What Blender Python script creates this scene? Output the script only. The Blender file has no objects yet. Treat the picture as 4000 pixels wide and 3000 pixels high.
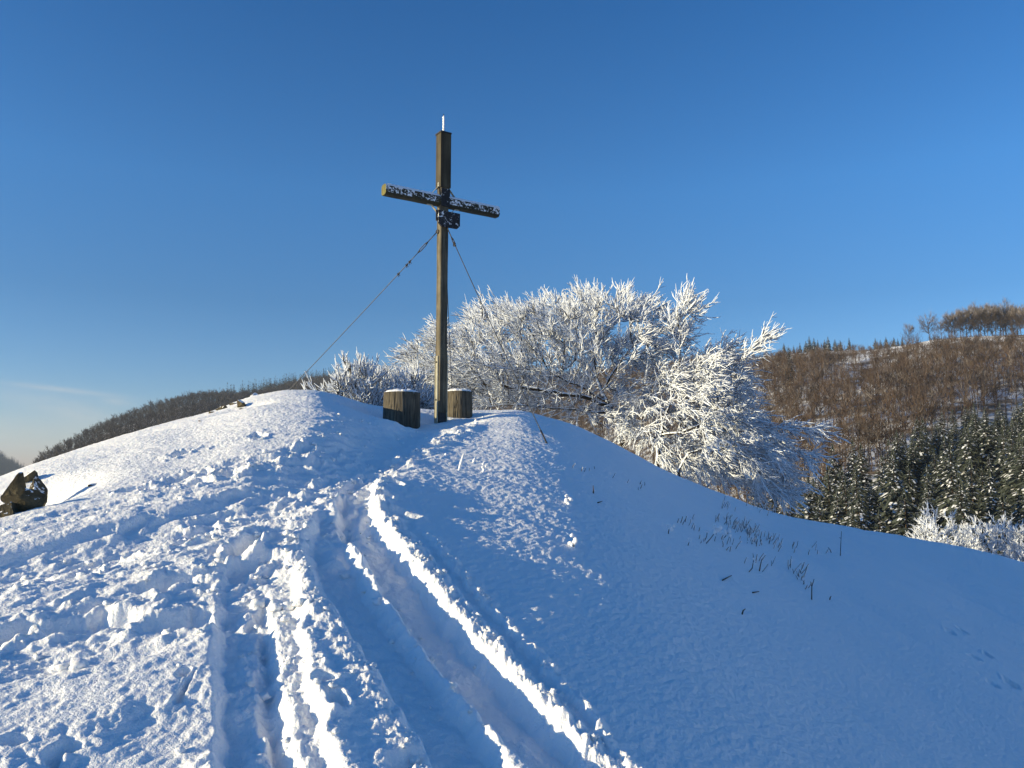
import bpy, math, random
import numpy as np
from mathutils import Vector

R_ = math.radians
rng = np.random.default_rng(7)
random.seed(7)
scn = bpy.context.scene
COL = scn.collection

# ------------------------------------------------------------------ camera model (numbers of the photograph, 4000 x 3000)
F = 3111.0
PITCH = math.atan((1830 - 1500) / F)
CP, SP = math.cos(PITCH), math.sin(PITCH)
EYE = 1.6
SUN_A, SUN_E = R_(18.0), R_(10.5)          # sun: to the left, a little behind the camera, low
SUN_DIR = Vector((-math.cos(SUN_A) * math.cos(SUN_E), -math.sin(SUN_A) * math.cos(SUN_E), math.sin(SUN_E)))


def ray(px, py):
    u, v = (px - 2000) / F, (1500 - py) / F
    return np.array((u, CP - v * SP, SP + v * CP))


def at(px, py, depth):
    """the point of the sight line through a photo pixel whose forward distance is depth"""
    d = ray(px, py)
    return d * (depth / d[1])


def azs(px, py):
    d = ray(px, py)
    return math.atan2(d[0], d[1]), d[2] / math.hypot(d[0], d[1])


# ------------------------------------------------------------------ noise
def _hash(ix, iy, seed):
    h = (ix.astype(np.uint32) * np.uint32(374761393) + iy.astype(np.uint32) * np.uint32(668265263) + np.uint32((seed * 2246822519 + 12345) & 0xffffffff))
    h = (h ^ (h >> np.uint32(13))) * np.uint32(1274126177)
    h = h ^ (h >> np.uint32(16))
    return h


def perlin(x, y, seed=0):
    x = np.asarray(x, dtype=np.float64); y = np.asarray(y, dtype=np.float64)
    ix, iy = np.floor(x).astype(np.int64), np.floor(y).astype(np.int64)
    fx, fy = x - ix, y - iy
    ux, uy = fx * fx * fx * (fx * (fx * 6 - 15) + 10), fy * fy * fy * (fy * (fy * 6 - 15) + 10)

    def g(dx, dy):
        a = _hash((ix + dx) & 0xffffffff, (iy + dy) & 0xffffffff, seed).astype(np.float64) * (2 * math.pi / 4294967296.0)
        return np.cos(a) * (fx - dx) + np.sin(a) * (fy - dy)
    n0 = g(0, 0) * (1 - ux) + g(1, 0) * ux
    n1 = g(0, 1) * (1 - ux) + g(1, 1) * ux
    return (n0 * (1 - uy) + n1 * uy) * 1.45


def fbm(x, y, seed=0, octv=4, gain=0.5):
    s, a = 0.0, 1.0
    for o in range(octv):
        s = s + a * perlin(x * 2.03 ** o + 17.3 * o, y * 2.03 ** o - 9.1 * o, seed + o)
        a *= gain
    return s


def billow(x, y, seed=0, octv=3, gain=0.5):
    s, a = 0.0, 1.0
    for o in range(octv):
        s = s + a * (1.0 - 2.0 * np.abs(perlin(x * 2.1 ** o + 5.7 * o, y * 2.1 ** o + 3.3 * o, seed + o)))
        a *= gain
    return s


def sstep(a, b, x):
    t = np.clip((x - a) / (b - a), 0, 1)
    return t * t * (3 - 2 * t)


# ------------------------------------------------------------------ the knoll
CREST = [(-2600, 2450, 9.0), (-1400, 2250, 9.0), (-500, 2010, 9.3), (0, 1872, 10.2), (160, 1802, 11), (330, 1752, 11.5), (550, 1682, 12.2), (800, 1618, 13),
         (870, 1592, 13.2), (985, 1552, 13.4), (1100, 1530, 13.4), (1230, 1522, 13.4), (1330, 1547, 13.4), (1450, 1584, 13.6),
         (1600, 1598, 14.4), (1850, 1606, 14.5), (1950, 1604, 14.5), (2030, 1602, 14.5), (2200, 1642, 14.5), (2400, 1733, 14.4),
         (2600, 1838, 14.2), (2800, 1925, 14.5), (3000, 1996, 15.2), (3200, 2040, 16.2), (3500, 2088, 17.8), (3750, 2135, 19),
         (4000, 2190, 20), (4500, 2400, 20), (5500, 2900, 18), (8000, 4100, 15)]
_az = np.array([azs(a, b)[0] for a, b, c in CREST]); _sl = np.array([azs(a, b)[1] for a, b, c in CREST]); _rc = np.array([c for a, b, c in CREST])
TA = np.linspace(-math.pi, math.pi, 7201)


def _smooth(v, sig_deg):
    n = int(sig_deg * 20 * 3.5); k = np.exp(-0.5 * (np.arange(-n, n + 1) / (sig_deg * 20)) ** 2); k /= k.sum()
    return np.convolve(np.concatenate((v[-n:], v, v[:n])), k, mode='same')[n:-n]


_s0 = np.interp(TA, np.concatenate(([-math.pi], _az, [math.pi])), np.concatenate(([-0.28], _sl, [-0.45])))
_r0 = np.interp(TA, np.concatenate(([-math.pi], _az, [math.pi])), np.concatenate(([9], _rc, [9])))
T_S, T_R = _smooth(_s0, 0.55), _smooth(_r0, 2.5)
T_SW = _smooth(_s0, 7.0)                    # wide version: close to the camera the knoll is one broad back
POW = 1.45


def tilt(x):
    """the back of the knoll close to the camera: gently falling to the right, steeper past the furrows"""
    sp = lambda v, k: np.log1p(np.exp(np.clip(v / k, -40, 40))) * k
    a = -0.085 * np.clip(x, -4, None)
    return a + 0.12 * sp(x + 0.25, 0.12) - 0.235 * sp(x - 0.72, 0.14) + 0.12 * sp(x - 2.6, 0.5)


def base(x, y):
    r = np.hypot(x, y); az = np.arctan2(x, y)
    s, sw, rc = np.interp(az, TA, T_S), np.interp(az, TA, T_SW), np.interp(az, TA, T_R)
    t = r / rc
    k = sstep(0.25, 0.85, t)
    ss = sw * (1 - k) + s * k
    q = np.clip(1 - t, 0, 1)
    zin = ss * r - EYE * q ** POW + tilt(x) * q ** 0.8
    d = np.clip(r - rc, 0, None)
    f = np.where(d < 9, 0.03 * d * d, 0.03 * 81 + 0.54 * (d - 9))
    return zin - f




def hit(px, py):
    """where a sight line meets the undisturbed snow, as (x, y)"""
    az, sl = azs(px, py)
    rr = np.linspace(0.8, float(np.interp(az, TA, T_R)), 1200)
    z = base(rr * math.sin(az), rr * math.cos(az)) / rr
    i = int(np.argmax(z >= sl))
    if z[i] < sl:
        i = len(rr) - 1
    elif i > 0:
        w = (sl - z[i - 1]) / (z[i] - z[i - 1]); r = rr[i - 1] + w * (rr[i] - rr[i - 1])
        return r * math.sin(az), r * math.cos(az)
    return rr[i] * math.sin(az), rr[i] * math.cos(az)


def resample(P, step):
    P = np.array(P, float)
    for _ in range(2):                                      # Chaikin: round the corners
        Q = [P[0]]
        for a, b in zip(P[:-1], P[1:]):
            Q += [a * .75 + b * .25, a * .25 + b * .75]
        P = np.array(Q + [P[-1]])
    s = np.concatenate(([0], np.cumsum(np.hypot(*(P[1:] - P[:-1]).T))))
    n = max(2, int(s[-1] / step) + 1); q = np.linspace(0, s[-1], n)
    return np.stack((np.interp(q, s, P[:, 0]), np.interp(q, s, P[:, 1])), 1)


def pline(pts, step=0.25):
    return resample([hit(*p) for p in pts], step)


def pdist(x, y, P, reach):
    """signed distance (right of the walking direction is +) and way along, for points within reach; else inf"""
    D = np.full(x.shape, 1e9); U = np.zeros(x.shape); S = np.zeros(x.shape)
    acc = 0.0
    for a, b in zip(P[:-1], P[1:]):
        e = b - a; L = math.hypot(*e); e = e / L
        m = (np.abs(x - (a[0] + b[0]) / 2) < reach + L) & (np.abs(y - (a[1] + b[1]) / 2) < reach + L)
        idx = np.nonzero(m)[0]
        if len(idx):
            dx, dy = x[idx] - a[0], y[idx] - a[1]
            t = np.clip(dx * e[0] + dy * e[1], 0, L)
            ox, oy = dx - t * e[0], dy - t * e[1]
            dd = np.hypot(ox, oy); sg = np.where(dx * e[1] - dy * e[0] >= 0, 1.0, -1.0)
            better = dd < D[idx]
            k = idx[better]
            D[k] = dd[better]; U[k] = (dd * sg)[better]; S[k] = acc + t[better]
        acc += L
    return D, U, S, acc


# sled / foot furrows, drawn from near to far: (photo polyline, half width, depth, left rim, right rim, roughness)
FURROWS = [
    ([(1040, 3300), (1010, 3000), (990, 2800), (968, 2600), (950, 2400), (950, 2250), (985, 2130)], 0.115, 0.075, 0.0, 0.022, 0.35),
    ([(1330, 3300), (1215, 3000), (1150, 2800), (1110, 2600), (1100, 2440), (1085, 2300), (1100, 2180), (1160, 2090)], 0.09, 0.055, 0.012, 0.014, 0.6),
    ([(2050, 3350), (1860, 3000), (1690, 2750), (1560, 2560), (1430, 2390), (1340, 2260), (1290, 2130), (1290, 2040), (1320, 1960), (1370, 1890)], 0.13, 0.09, 0.025, 0.0, 0.7),
    ([(2480, 3350), (2240, 3020), (2010, 2780), (1810, 2570), (1650, 2370), (1520, 2200), (1420, 2050), (1380, 1940), (1405, 1870), (1450, 1815)], 0.13, 0.105, 0.0, 0.042, 0.6),
    ([(2440, 3060), (2230, 2780), (2080, 2600), (1880, 2380), (1720, 2200), (1620, 2080), (1530, 1990)], 0.05, 0.022, 0.008, 0.026, 1.2),
]
# trodden bands: (polyline, half width, depth, lump height)
BANDS = [
    ([(-700, 2420), (-100, 2230), (350, 2130), (720, 2020), (1040, 1940), (1290, 1850), (1480, 1735), (1580, 1680), (1700, 1650), (1830, 1632)], 0.42, 0.13, 0.022),
    ([(-300, 2640), (150, 2480), (500, 2380), (800, 2290), (960, 2180), (1150, 2050), (1330, 1950)], 0.36, 0.045, 0.027),
    ([(-200, 2340), (300, 2250), (600, 2160), (900, 2060), (1200, 1930)], 0.26, 0.03, 0.026),
    ([(620, 1890), (760, 1840), (920, 1815), (1080, 1790), (1230, 1760), (1340, 1700), (1440, 1650)], 0.26, 0.03, 0.040),
    ([(-100, 2090), (300, 2010), (600, 1950), (860, 1880), (1100, 1850)], 0.20, 0.02, 0.024),
    ([(1340, 1900), (1480, 1830), (1640, 1760), (1780, 1700), (1850, 1660)], 0.14, 0.0, 0.042),
    ([(1480, 1660), (1600, 1665), (1800, 1640)], 0.30, 0.03, 0.024),
    ([(200, 2560), (450, 2540), (700, 2470), (860, 2400)], 0.16, 0.03, 0.025),
]
# rows of single prints: (polyline, spacing, half length, half width, depth)
PRINTS = [
    ([(-200, 2380), (300, 2190), (700, 2060), (1050, 1960), (1300, 1870), (1500, 1750)], 0.36, 0.15, 0.065, 0.10),
    ([(-100, 2550), (350, 2400), (700, 2290), (950, 2150), (1200, 2010)], 0.36, 0.16, 0.07, 0.11),
    ([(-100, 2250), (300, 2120), (700, 1990), (1000, 1900), (1250, 1830)], 0.40, 0.15, 0.06, 0.08),
    ([(650, 1880), (900, 1830), (1150, 1790), (1330, 1710)], 0.33, 0.14, 0.07, 0.10),
    ([(400, 1950), (700, 1880), (1000, 1840), (1250, 1790)], 0.45, 0.13, 0.06, 0.06),
    ([(650, 1795), (780, 1762), (900, 1735), (1000, 1695), (1040, 1664)], 0.55, 0.13, 0.07, 0.07),
    ([(100, 2480), (500, 2420), (760, 2380), (900, 2300)], 0.38, 0.15, 0.08, 0.12),
    ([(3690, 2420), (3800, 2520), (3900, 2650), (4010, 2800)], 0.4, 0.11, 0.05, 0.035),
]
LONE = [  # single marks (photo pixel, half length, half width, turn, depth)
    (716, 2700, .12, .018, 0.02, .035), (712, 2640, .03, .03, 0, .045), (250, 2925, .045, .03, 0.5, .05), (215, 2970, .05, .03, -0.4, .05), (50, 2900, .045, .04, 0.3, .045),
    (1270, 2640, .055, .045, 0, .05), (1310, 2740, .07, .045, -0.8, .05), (1520, 1890, .09, .08, 0, .07), (1490, 1945, .10, .07, 0.4, .06),
    (1560, 2020, .12, .09, 0.5, .07), (1230, 1780, .16, .11, 0.9, .09), (1010, 2385, .05, .04, 0.2, .03), (1540, 2000, .09, .07, .4, .05),
    (1360, 1585, .30, .12, 1.2, .06), (1580, 2960, .10, .06, .5, .06), (780, 2390, .07, .05, .6, .06), (640, 2880, .38, .22, 0.9, .028),
]
_FUR = [(pline(p), w, d, lr, rr, ro) for p, w, d, lr, rr, ro in FURROWS]
_BND = [(pline(p), w, d, lu) for p, w, d, lu in BANDS]
_PR = []
for p, sp, hl, hw, dp in PRINTS:
    P = pline(p, 0.05); n = int(len(P) * 0.05 / sp)
    for i in range(n):
        j = min(len(P) - 2, int((i + 0.5 + rng.uniform(-.15, .15)) * sp / 0.05)); e = P[j + 1] - P[j]; a = math.atan2(e[0], e[1])
        sd = (1 if i % 2 else -1) * 0.10
        _PR.append((P[j][0] + math.cos(a) * sd, P[j][1] - math.sin(a) * sd, hl * rng.uniform(.85, 1.2), hw * rng.uniform(.85, 1.25), a + rng.uniform(-.35, .35), dp * rng.uniform(.7, 1.2)))
for px, py, hl, hw, a, dp in LONE:
    X, Y = hit(px, py); _PR.append((X, Y, hl, hw, a, dp))


_HOL = [(-1.62, 11.75, 0.95, 0.19), (-0.85, 12.7, 0.5, 0.05), (*hit(-110, 1965), 0.72, 0.28), (*hit(940, 1590), 0.4, 0.06)]


def height(x, y):
    shp = np.shape(x)
    x = np.atleast_1d(np.asarray(x, float)).ravel(); y = np.atleast_1d(np.asarray(y, float)).ravel()
    z = base(x, y)
    r = np.hypot(x, y)
    near = 1 - sstep(18, 30, r)
    # broad wind-laid swells, then the small grain of frost on the crust
    z = z + near * (0.022 * fbm(x * 0.9, y * 0.9, 3, 2) + 0.006 * fbm(x * 3.1 + y, y * 3.1, 11, 2))
    fl = sstep(0.8, 2.2, x) * near
    ra, rb = x * 0.8 - y * 0.6, x * 0.6 + y * 0.8
    z = z + fl * (0.008 * billow(ra * 0.55 + 0.3 * perlin(rb * .8, ra * .8, 14), rb * 2.6, 15, 2) * sstep(-0.3, 0.5, perlin(x * .35, y * .35, 16)) + 0.002 * fbm(ra * 2.2, rb * 6, 17, 2))
    wx, wy = x + 0.05 * perlin(x * 5, y * 5, 90), y + 0.05 * perlin(x * 5 + 40, y * 5, 91)
    trod = np.zeros(x.shape); flat = np.zeros(x.shape)
    for P, w, d, lump in _BND:
        D, U, S, L = pdist(wx, wy, P, w * 2.4)
        m = np.nonzero(D < w * 2.4)[0]
        if not len(m):
            continue
        xx, yy, uu, ss = x[m], y[m], U[m], S[m]
        wob = 1 + 0.35 * perlin(ss * 1.3, np.sign(uu) * 3.7, 21)
        q = np.abs(uu) / (w * wob)
        msk = (1 - sstep(0.55, 1.5, q)) * sstep(0, .4, ss + .2) * sstep(0, .5, L - ss + .15)
        z[m] -= d * (1 - sstep(0.05, 1.35, q)) * msk
        trod[m] = np.maximum(trod[m], msk * lump)
    m = np.nonzero(trod > 0.001)[0]
    if len(m):
        xx, yy = x[m], y[m]
        # the trampled snow is pulled out along the path, about 35 degrees to the right of straight ahead
        c, s = math.cos(0.75), math.sin(0.75)
        a, b = xx * s + yy * c, xx * c - yy * s
        lum = billow(a * 2.5, b * 6.4, 31, 4, 0.48) * 0.75
        pit = np.clip(fbm(a * 2.2, b * 4.6, 47, 2), -0.2, 1)
        z[m] += trod[m] * (lum - 0.35 - 0.75 * pit)
    z0 = base(x, y)
    for cx, cy, rad, dep in _HOL:
        q2 = ((x - cx) ** 2 + (y - cy) ** 2) / (rad * rad)
        z = z - dep * np.exp(-q2 * q2) * (1 + 0.25 * perlin(x * 2.5, y * 2.5, 33))
    for cx, cy, hl, hw, a, dp in _PR:
        m = np.nonzero((np.abs(x - cx) < hl * 2.3) & (np.abs(y - cy) < hl * 2.3))[0]
        if not len(m):
            continue
        dx, dy = wx[m] - cx, wy[m] - cy
        u = (dx * math.sin(a) + dy * math.cos(a)) / hl; v = (dx * math.cos(a) - dy * math.sin(a)) / hw
        q = np.sqrt(u * u + v * v) * (1 + 0.34 * fbm(x[m] * 10, y[m] * 10, 51, 3))
        rim = 0.3 * dp * np.exp(-((q - 1.3) / 0.3) ** 2) * (0.55 + 0.8 * perlin(x[m] * 9, y[m] * 9, 52))
        z[m] += -dp * (1 - sstep(0.5, 1.1, q)) * np.clip(1 + (z[m] - z0[m]) / 0.10, 0.1, 1) + rim * np.clip(1 - (z[m] - z0[m]) / 0.03, 0, 1)
    for k, (P, w, d, lr, rr, ro) in enumerate(_FUR):
        D, U, S, L = pdist(x + ro * 0.035 * fbm(x * 7, y * 7, 60 + k, 3), y + ro * 0.03 * fbm(x * 7, y * 7, 70 + k, 2), P, w * 3.4)
        m = np.nonzero(D < w * 3.4)[0]
        if not len(m):
            continue
        u = U[m] / w; ss = S[m]
        end = sstep(0, 1.1, L - ss)
        dd = d * (1 + 0.22 * perlin(ss * 1.7, np.full(ss.shape, k * 3.3), 80)) * end
        cut = 1 - sstep(0.6, 1.2, np.abs(u))
        lumps = 0.72 + 0.5 * np.clip(fbm(x[m] * 12, y[m] * 12, 83 + k, 4, 0.68), -1.0, 1.3)
        rimr = rr * np.exp(-((u - 1.42) / 0.5) ** 2) * lumps * end
        riml = lr * np.exp(-((u + 1.42) / 0.5) ** 2) * lumps * end
        z[m] += -dd * cut + rimr + riml + cut * 0.011 * fbm(x[m] * 11, y[m] * 11, 87, 3)
        flat[m] = np.maximum(flat[m], cut)
    gr = near * (1 - 0.75 * np.clip(flat, 0, 1))
    ca, sa = math.cos(0.62), math.sin(0.62)
    ga, gb = x * sa + y * ca + 0.02 * perlin(x * 6, y * 6, 8), x * ca - y * sa
    z = z + gr * (1 - 0.5 * fl) * (0.0062 * fbm(ga * 11, gb * 24, 5, 3, 0.55))
    return z.reshape(shp) if shp else float(z[0])


# ------------------------------------------------------------------ object helpers
def tag(o, label=None, cat=None, group=None, kind=None):
    if label: o['label'] = label
    if cat: o['category'] = cat
    if group: o['group'] = group
    if kind: o['kind'] = kind
    return o


def mesh_np(name, V, Fq, mat, parent=None, smooth=True, loc=None, midx=None):
    """a mesh object from numpy arrays; Fq is (n, 3) or (n, 4), or a list of such arrays"""
    me = bpy.data.meshes.new(name)
    V = np.asarray(V, dtype=np.float32).reshape(-1, 3)
    Fs = Fq if isinstance(Fq, list) else [Fq]
    Fs = [np.asarray(f, dtype=np.int32) for f in Fs if len(f)]
    loops = np.concatenate([f.ravel() for f in Fs]); tot = np.concatenate([np.full(len(f), f.shape[1], np.int32) for f in Fs])
    st = np.concatenate(([0], np.cumsum(tot)[:-1])).astype(np.int32)
    me.vertices.add(len(V)); me.vertices.foreach_set('co', V.ravel())
    me.loops.add(len(loops)); me.loops.foreach_set('vertex_index', loops)
    me.polygons.add(len(tot)); me.polygons.foreach_set('loop_start', st); me.polygons.foreach_set('loop_total', tot)
    me.polygons.foreach_set('use_smooth', np.full(len(tot), bool(smooth)))
    for mm in (mat if isinstance(mat, (list, tuple)) else [mat]):
        me.materials.append(mm)
    if midx is not None:
        me.polygons.foreach_set('material_index', np.asarray(midx, dtype=np.int32))
    me.update(calc_edges=True)
    o = bpy.data.objects.new(name, me); COL.objects.link(o)
    if parent: o.parent = parent
    if loc is not None: o.location = loc
    return o


def empty(name, loc=(0, 0, 0), rz=0.0):
    o = bpy.data.objects.new(name, None); COL.objects.link(o)
    o.location = loc; o.rotation_euler = (0, 0, rz); o.empty_display_size = 0.1
    return o


class MB:
    """collects shapes that become ONE mesh"""
    def __init__(s): s.V = []; s.F = []; s.M = []; s.n = 0

    def add(s, V, F, m=0):
        for f in F: s.F.append([i + s.n for i in f]); s.M.append(m)
        s.V += [tuple(map(float, v)) for v in V]; s.n += len(V)

    def prism(s, poly, z0, z1, m=0, top=None, T=None):
        n = len(poly); top = top or poly
        V = [(p[0], p[1], z0) for p in poly] + [(p[0], p[1], z1) for p in top]
        if T: V = [T(v) for v in V]
        s.add(V, [[i, (i + 1) % n, n + (i + 1) % n, n + i] for i in range(n)] + [list(range(n))[::-1], list(range(n, 2 * n))], m)

    def box(s, x0, x1, y0, y1, z0, z1, m=0, T=None):
        s.prism([(x0, y0), (x1, y0), (x1, y1), (x0, y1)], z0, z1, m, None, T)

    def tube(s, P, r, sides=8, m=0, cap=True):
        P = [Vector(p) for p in P]; n = len(P); rs = r if hasattr(r, '__len__') else [r] * n
        V = []; ref = None
        for i, p in enumerate(P):
            t = (P[min(i + 1, n - 1)] - P[max(i - 1, 0)]).normalized()
            if ref is None:
                ref = t.cross(Vector((0.31, 0.2, 0.93))); ref = ref if ref.length > .05 else t.cross(Vector((1, 0, 0)))
            a = (ref - t * ref.dot(t)).normalized(); b = t.cross(a); ref = a
            V += [p + (a * math.cos(2 * math.pi * k / sides) + b * math.sin(2 * math.pi * k / sides)) * rs[i] for k in range(sides)]
        F = [[i * sides + k, i * sides + (k + 1) % sides, (i + 1) * sides + (k + 1) % sides, (i + 1) * sides + k] for i in range(n - 1) for k in range(sides)]
        if cap: F += [list(range(sides))[::-1], list(range((n - 1) * sides, n * sides))]
        s.add(V, F, m)

    def torus(s, c, ax, R, r, n=14, k=6, m=0):
        ax = Vector(ax).normalized(); a = ax.orthogonal().normalized(); b = ax.cross(a); c = Vector(c)
        P = [c + (a * math.cos(2 * math.pi * i / n) + b * math.sin(2 * math.pi * i / n)) * R for i in range(n)]
        V = []
        for p in P:
            d = (p - c).normalized(); V += [p + (d * math.cos(2 * math.pi * j / k) + ax * math.sin(2 * math.pi * j / k)) * r for j in range(k)]
        s.add(V, [[i * k + j, ((i + 1) % n) * k + j, ((i + 1) % n) * k + (j + 1) % k, i * k + (j + 1) % k] for i in range(n) for j in range(k)], m)

    def build(s, name, mat, parent=None, smooth=False, loc=None):
        me = bpy.data.meshes.new(name); me.from_pydata(s.V, [], s.F); 
        for mm in (mat if isinstance(mat, (list, tuple)) else [mat]): me.materials.append(mm)
        me.polygons.foreach_set('material_index', s.M); me.polygons.foreach_set('use_smooth', [bool(smooth)] * len(s.F)); me.update()
        o = bpy.data.objects.new(name, me); COL.objects.link(o)
        if parent: o.parent = parent
        if loc is not None: o.location = loc
        return o


# ------------------------------------------------------------------ materials
class NT:
    def __init__(s, name):
        s.m = bpy.data.materials.new(name); s.m.use_nodes = True; s.t = s.m.node_tree; s.b = s.t.nodes['Principled BSDF']

    def n(s, typ, **kw):
        x = s.t.nodes.new(typ)
        for k, v in kw.items():
            if k in x.inputs.keys(): x.inputs[k].default_value = v
            else: setattr(x, k, v)
        return x

    def l(s, a, b): s.t.links.new(a, b)

    def noise(s, vec, scale, detail=3, rough=0.55, dist=0.0):
        x = s.n('ShaderNodeTexNoise'); x.inputs['Scale'].default_value = scale; x.inputs['Detail'].default_value = detail
        x.inputs['Roughness'].default_value = rough; x.inputs['Distortion'].default_value = dist
        s.l(vec, x.inputs['Vector']); return x.outputs['Fac']

    def ramp(s, fac, stops):
        x = s.n('ShaderNodeValToRGB'); e = x.color_ramp.elements
        while len(e) < len(stops): e.new(0.5)
        for i, (p, c) in enumerate(stops):
            e[i].position = p; e[i].color = (*c, 1) if len(c) == 3 else c
        s.l(fac, x.inputs['Fac']); return x.outputs['Color']

    def mix(s, fac, a, b, typ='MIX'):
        x = s.n('ShaderNodeMix', data_type='RGBA', blend_type=typ)
        for sock, v in ((x.inputs[0], fac), (x.inputs[6], a), (x.inputs[7], b)):
            if hasattr(v, 'is_output'): s.l(v, sock)
            else: sock.default_value = v if not hasattr(v, '__len__') else (*v, 1)[:4]
        return x.outputs[2]

    def math(s, op, a, b=0.0, c=None):
        x = s.n('ShaderNodeMath', operation=op)
        for i, v in enumerate((a, b) if c is None else (a, b, c)):
            if hasattr(v, 'is_output'): s.l(v, x.inputs[i])
            else: x.inputs[i].default_value = v
        return x.outputs[0]

    def coord(s, which='Object', scale=(1, 1, 1)):
        t = s.n('ShaderNodeTexCoord'); mp = s.n('ShaderNodeMapping'); mp.inputs['Scale'].default_value = scale
        s.l(t.outputs[which], mp.inputs['Vector']); return mp.outputs['Vector']

    def bump(s, h, dist, strength=1.0):
        x = s.n('ShaderNodeBump'); x.inputs['Distance'].default_value = dist; x.inputs['Strength'].default_value = strength
        s.l(h, x.inputs['Height']); s.l(x.outputs['Normal'], s.b.inputs['Normal']); return x

    def base(s, c, rough=0.8, spec=0.3):
        if hasattr(c, 'is_output'): s.l(c, s.b.inputs['Base Color'])
        else: s.b.inputs['Base Color'].default_value = (*c, 1)
        s.b.inputs['Roughness'].default_value = rough; s.b.inputs['Specular IOR Level'].default_value = spec
        return s.m


def m_snow():
    t = NT('snow'); v = t.coord()
    n1 = t.noise(v, 46, 3, 0.6); n2 = t.noise(v, 150, 2, 0.5)
    h = t.math('ADD', n1, t.math('MULTIPLY', n2, 0.35))
    t.bump(h, 0.012, 0.8)
    c = t.ramp(t.noise(v, 0.7, 3), [(0.3, (0.9, 0.91, 0.92)), (0.7, (0.93, 0.935, 0.94))])
    t.base(c, 0.6, 0.25)
    t.b.inputs['Subsurface Weight'].default_value = 0.25; t.b.inputs['Subsurface Radius'].default_value = (0.012, 0.014, 0.018); t.b.inputs['Subsurface Scale'].default_value = 1.0
    return t.m


M_SNOW = m_snow()
# ------------------------------------------------------------------ snow ground: one sheet, fine where it is seen
def snow_ground():
    ca = np.concatenate((np.linspace(-180, -48, 34)[:-1], np.linspace(-48, -35, 40)[:-1], np.linspace(-35, 35, 1380), np.linspace(35, 48, 40)[1:], np.linspace(48, 180, 34)[1:-1]))
    ca = np.radians(ca)
    rr = [0.15, 0.4, 0.7, 1.0, 1.3]
    r = 1.5
    while r < 15.6:
        rr.append(r); r *= 1.0031
    while r < 110:
        rr.append(r); r *= 1.045
    rr = np.array(rr)
    A, Rr = np.meshgrid(ca, rr)
    x, y = Rr * np.sin(A), Rr * np.cos(A)
    z = height(x.ravel(), y.ravel())
    V = np.stack((x.ravel(), y.ravel(), z), 1)
    nc, nr = len(ca), len(rr)
    i = np.arange(nr - 1)[:, None] * nc; j = np.arange(nc)[None, :]; j2 = (j + 1) % nc
    Q = np.stack(((i + j), (i + j2), (i + nc + j2), (i + nc + j)), -1).reshape(-1, 4)
    V = np.concatenate((V, [[0, 0, float(height(np.array([0.0]), np.array([0.01]))[0])]]))
    T = np.stack((np.full(nc, len(V) - 1), np.arange(nc), (np.arange(nc) + 1) % nc), 1)[:, [0, 2, 1]]
    o = mesh_np('snow_ground', V, [Q[:, ::-1], T], M_SNOW)
    tag(o, kind='structure')
    return o


snow_ground()
# ------------------------------------------------------------------ materials of the things on the knoll
def m_wood(name, light, dark, frost=0.0, frost_side=0.0, grain=26.0, rough=0.85, bumpd=0.006, fz=1.0):
    """weathered wood with the grain along the object's z; frost > 0 lays hoar on the upward and some of the front faces"""
    t = NT(name); v = t.coord('Object', (1, 1, 0.06)); v2 = t.coord('Object')
    g = t.noise(v, grain, 5, 0.65, 0.6); g2 = t.noise(v2, 3.0, 3)
    c = t.ramp(g, [(0.28, dark), (0.62, light)])
    c = t.mix(t.ramp(g2, [(0.35, (0, 0, 0)), (0.75, (0.6, 0.6, 0.6))]), c, tuple(x * 0.55 for x in dark))
    if frost > 0:
        ge = t.n('ShaderNodeNewGeometry'); sp = t.n('ShaderNodeSeparateXYZ'); t.l(ge.outputs['Normal'], sp.inputs[0])
        vf = t.coord('Object', (1, 1, fz)); n = t.noise(vf, 24, 4, 0.68); n3 = t.noise(vf, 5, 2)
        q = t.math('ADD', t.math('MULTIPLY', sp.outputs[2], 0.34), t.math('ADD', n, t.math('MULTIPLY', n3, 0.35)))
        k = t.ramp(t.math('ADD', q, frost), [(0.815, (0, 0, 0)), (0.845, (1, 1, 1))])
        c = t.mix(k, c, (0.82, 0.85, 0.88))
    t.bump(g, bumpd, 0.9)
    return t.base(c, rough, 0.25)


def m_plain(name, c, rough=0.5, metal=0.0, var=0.35, scale=18):
    t = NT(name); v = t.coord()
    cc = t.ramp(t.noise(v, scale, 4), [(0.3, tuple(x * (1 - var) for x in c)), (0.7, tuple(min(1, x * (1 + var)) for x in c))])
    t.base(cc, rough, 0.4); t.b.inputs['Metallic'].default_value = metal
    return t.m


M_POST = m_wood('weathered_post_wood', (0.205, 0.175, 0.118), (0.03, 0.026, 0.02), -0.03, 0, 22, 0.85, 0.006, 0.3)
M_CLAD = m_wood('dark_cladding', (0.10, 0.083, 0.052), (0.035, 0.028, 0.018), 0, 0, 16)
M_BAR = m_wood('frosted_bar_wood', (0.065, 0.06, 0.035), (0.025, 0.023, 0.016), 0.11)
M_BAREND = m_wood('mossy_end_grain', (0.20, 0.18, 0.06), (0.09, 0.08, 0.03), 0)
M_BOARD = m_wood('dark_board', (0.045, 0.043, 0.045), (0.02, 0.02, 0.022), 0.015)
M_STUMP = m_wood('stump_wood', (0.17, 0.145, 0.105), (0.03, 0.027, 0.022), 0, 0, 30, 0.9, 0.012)
M_IRON = m_plain('dark_iron', (0.045, 0.043, 0.045), 0.55, 0.6)
M_ZINC = m_plain('zinc_steel', (0.34, 0.32, 0.24), 0.5, 0.2, 0.2)
M_CABLE = m_plain('steel_cable', (0.07, 0.075, 0.085), 0.5, 0.5)
M_FROSTROD = m_plain('hoar_frost', (0.86, 0.87, 0.89), 0.7, 0.0, 0.04, 40)

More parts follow.
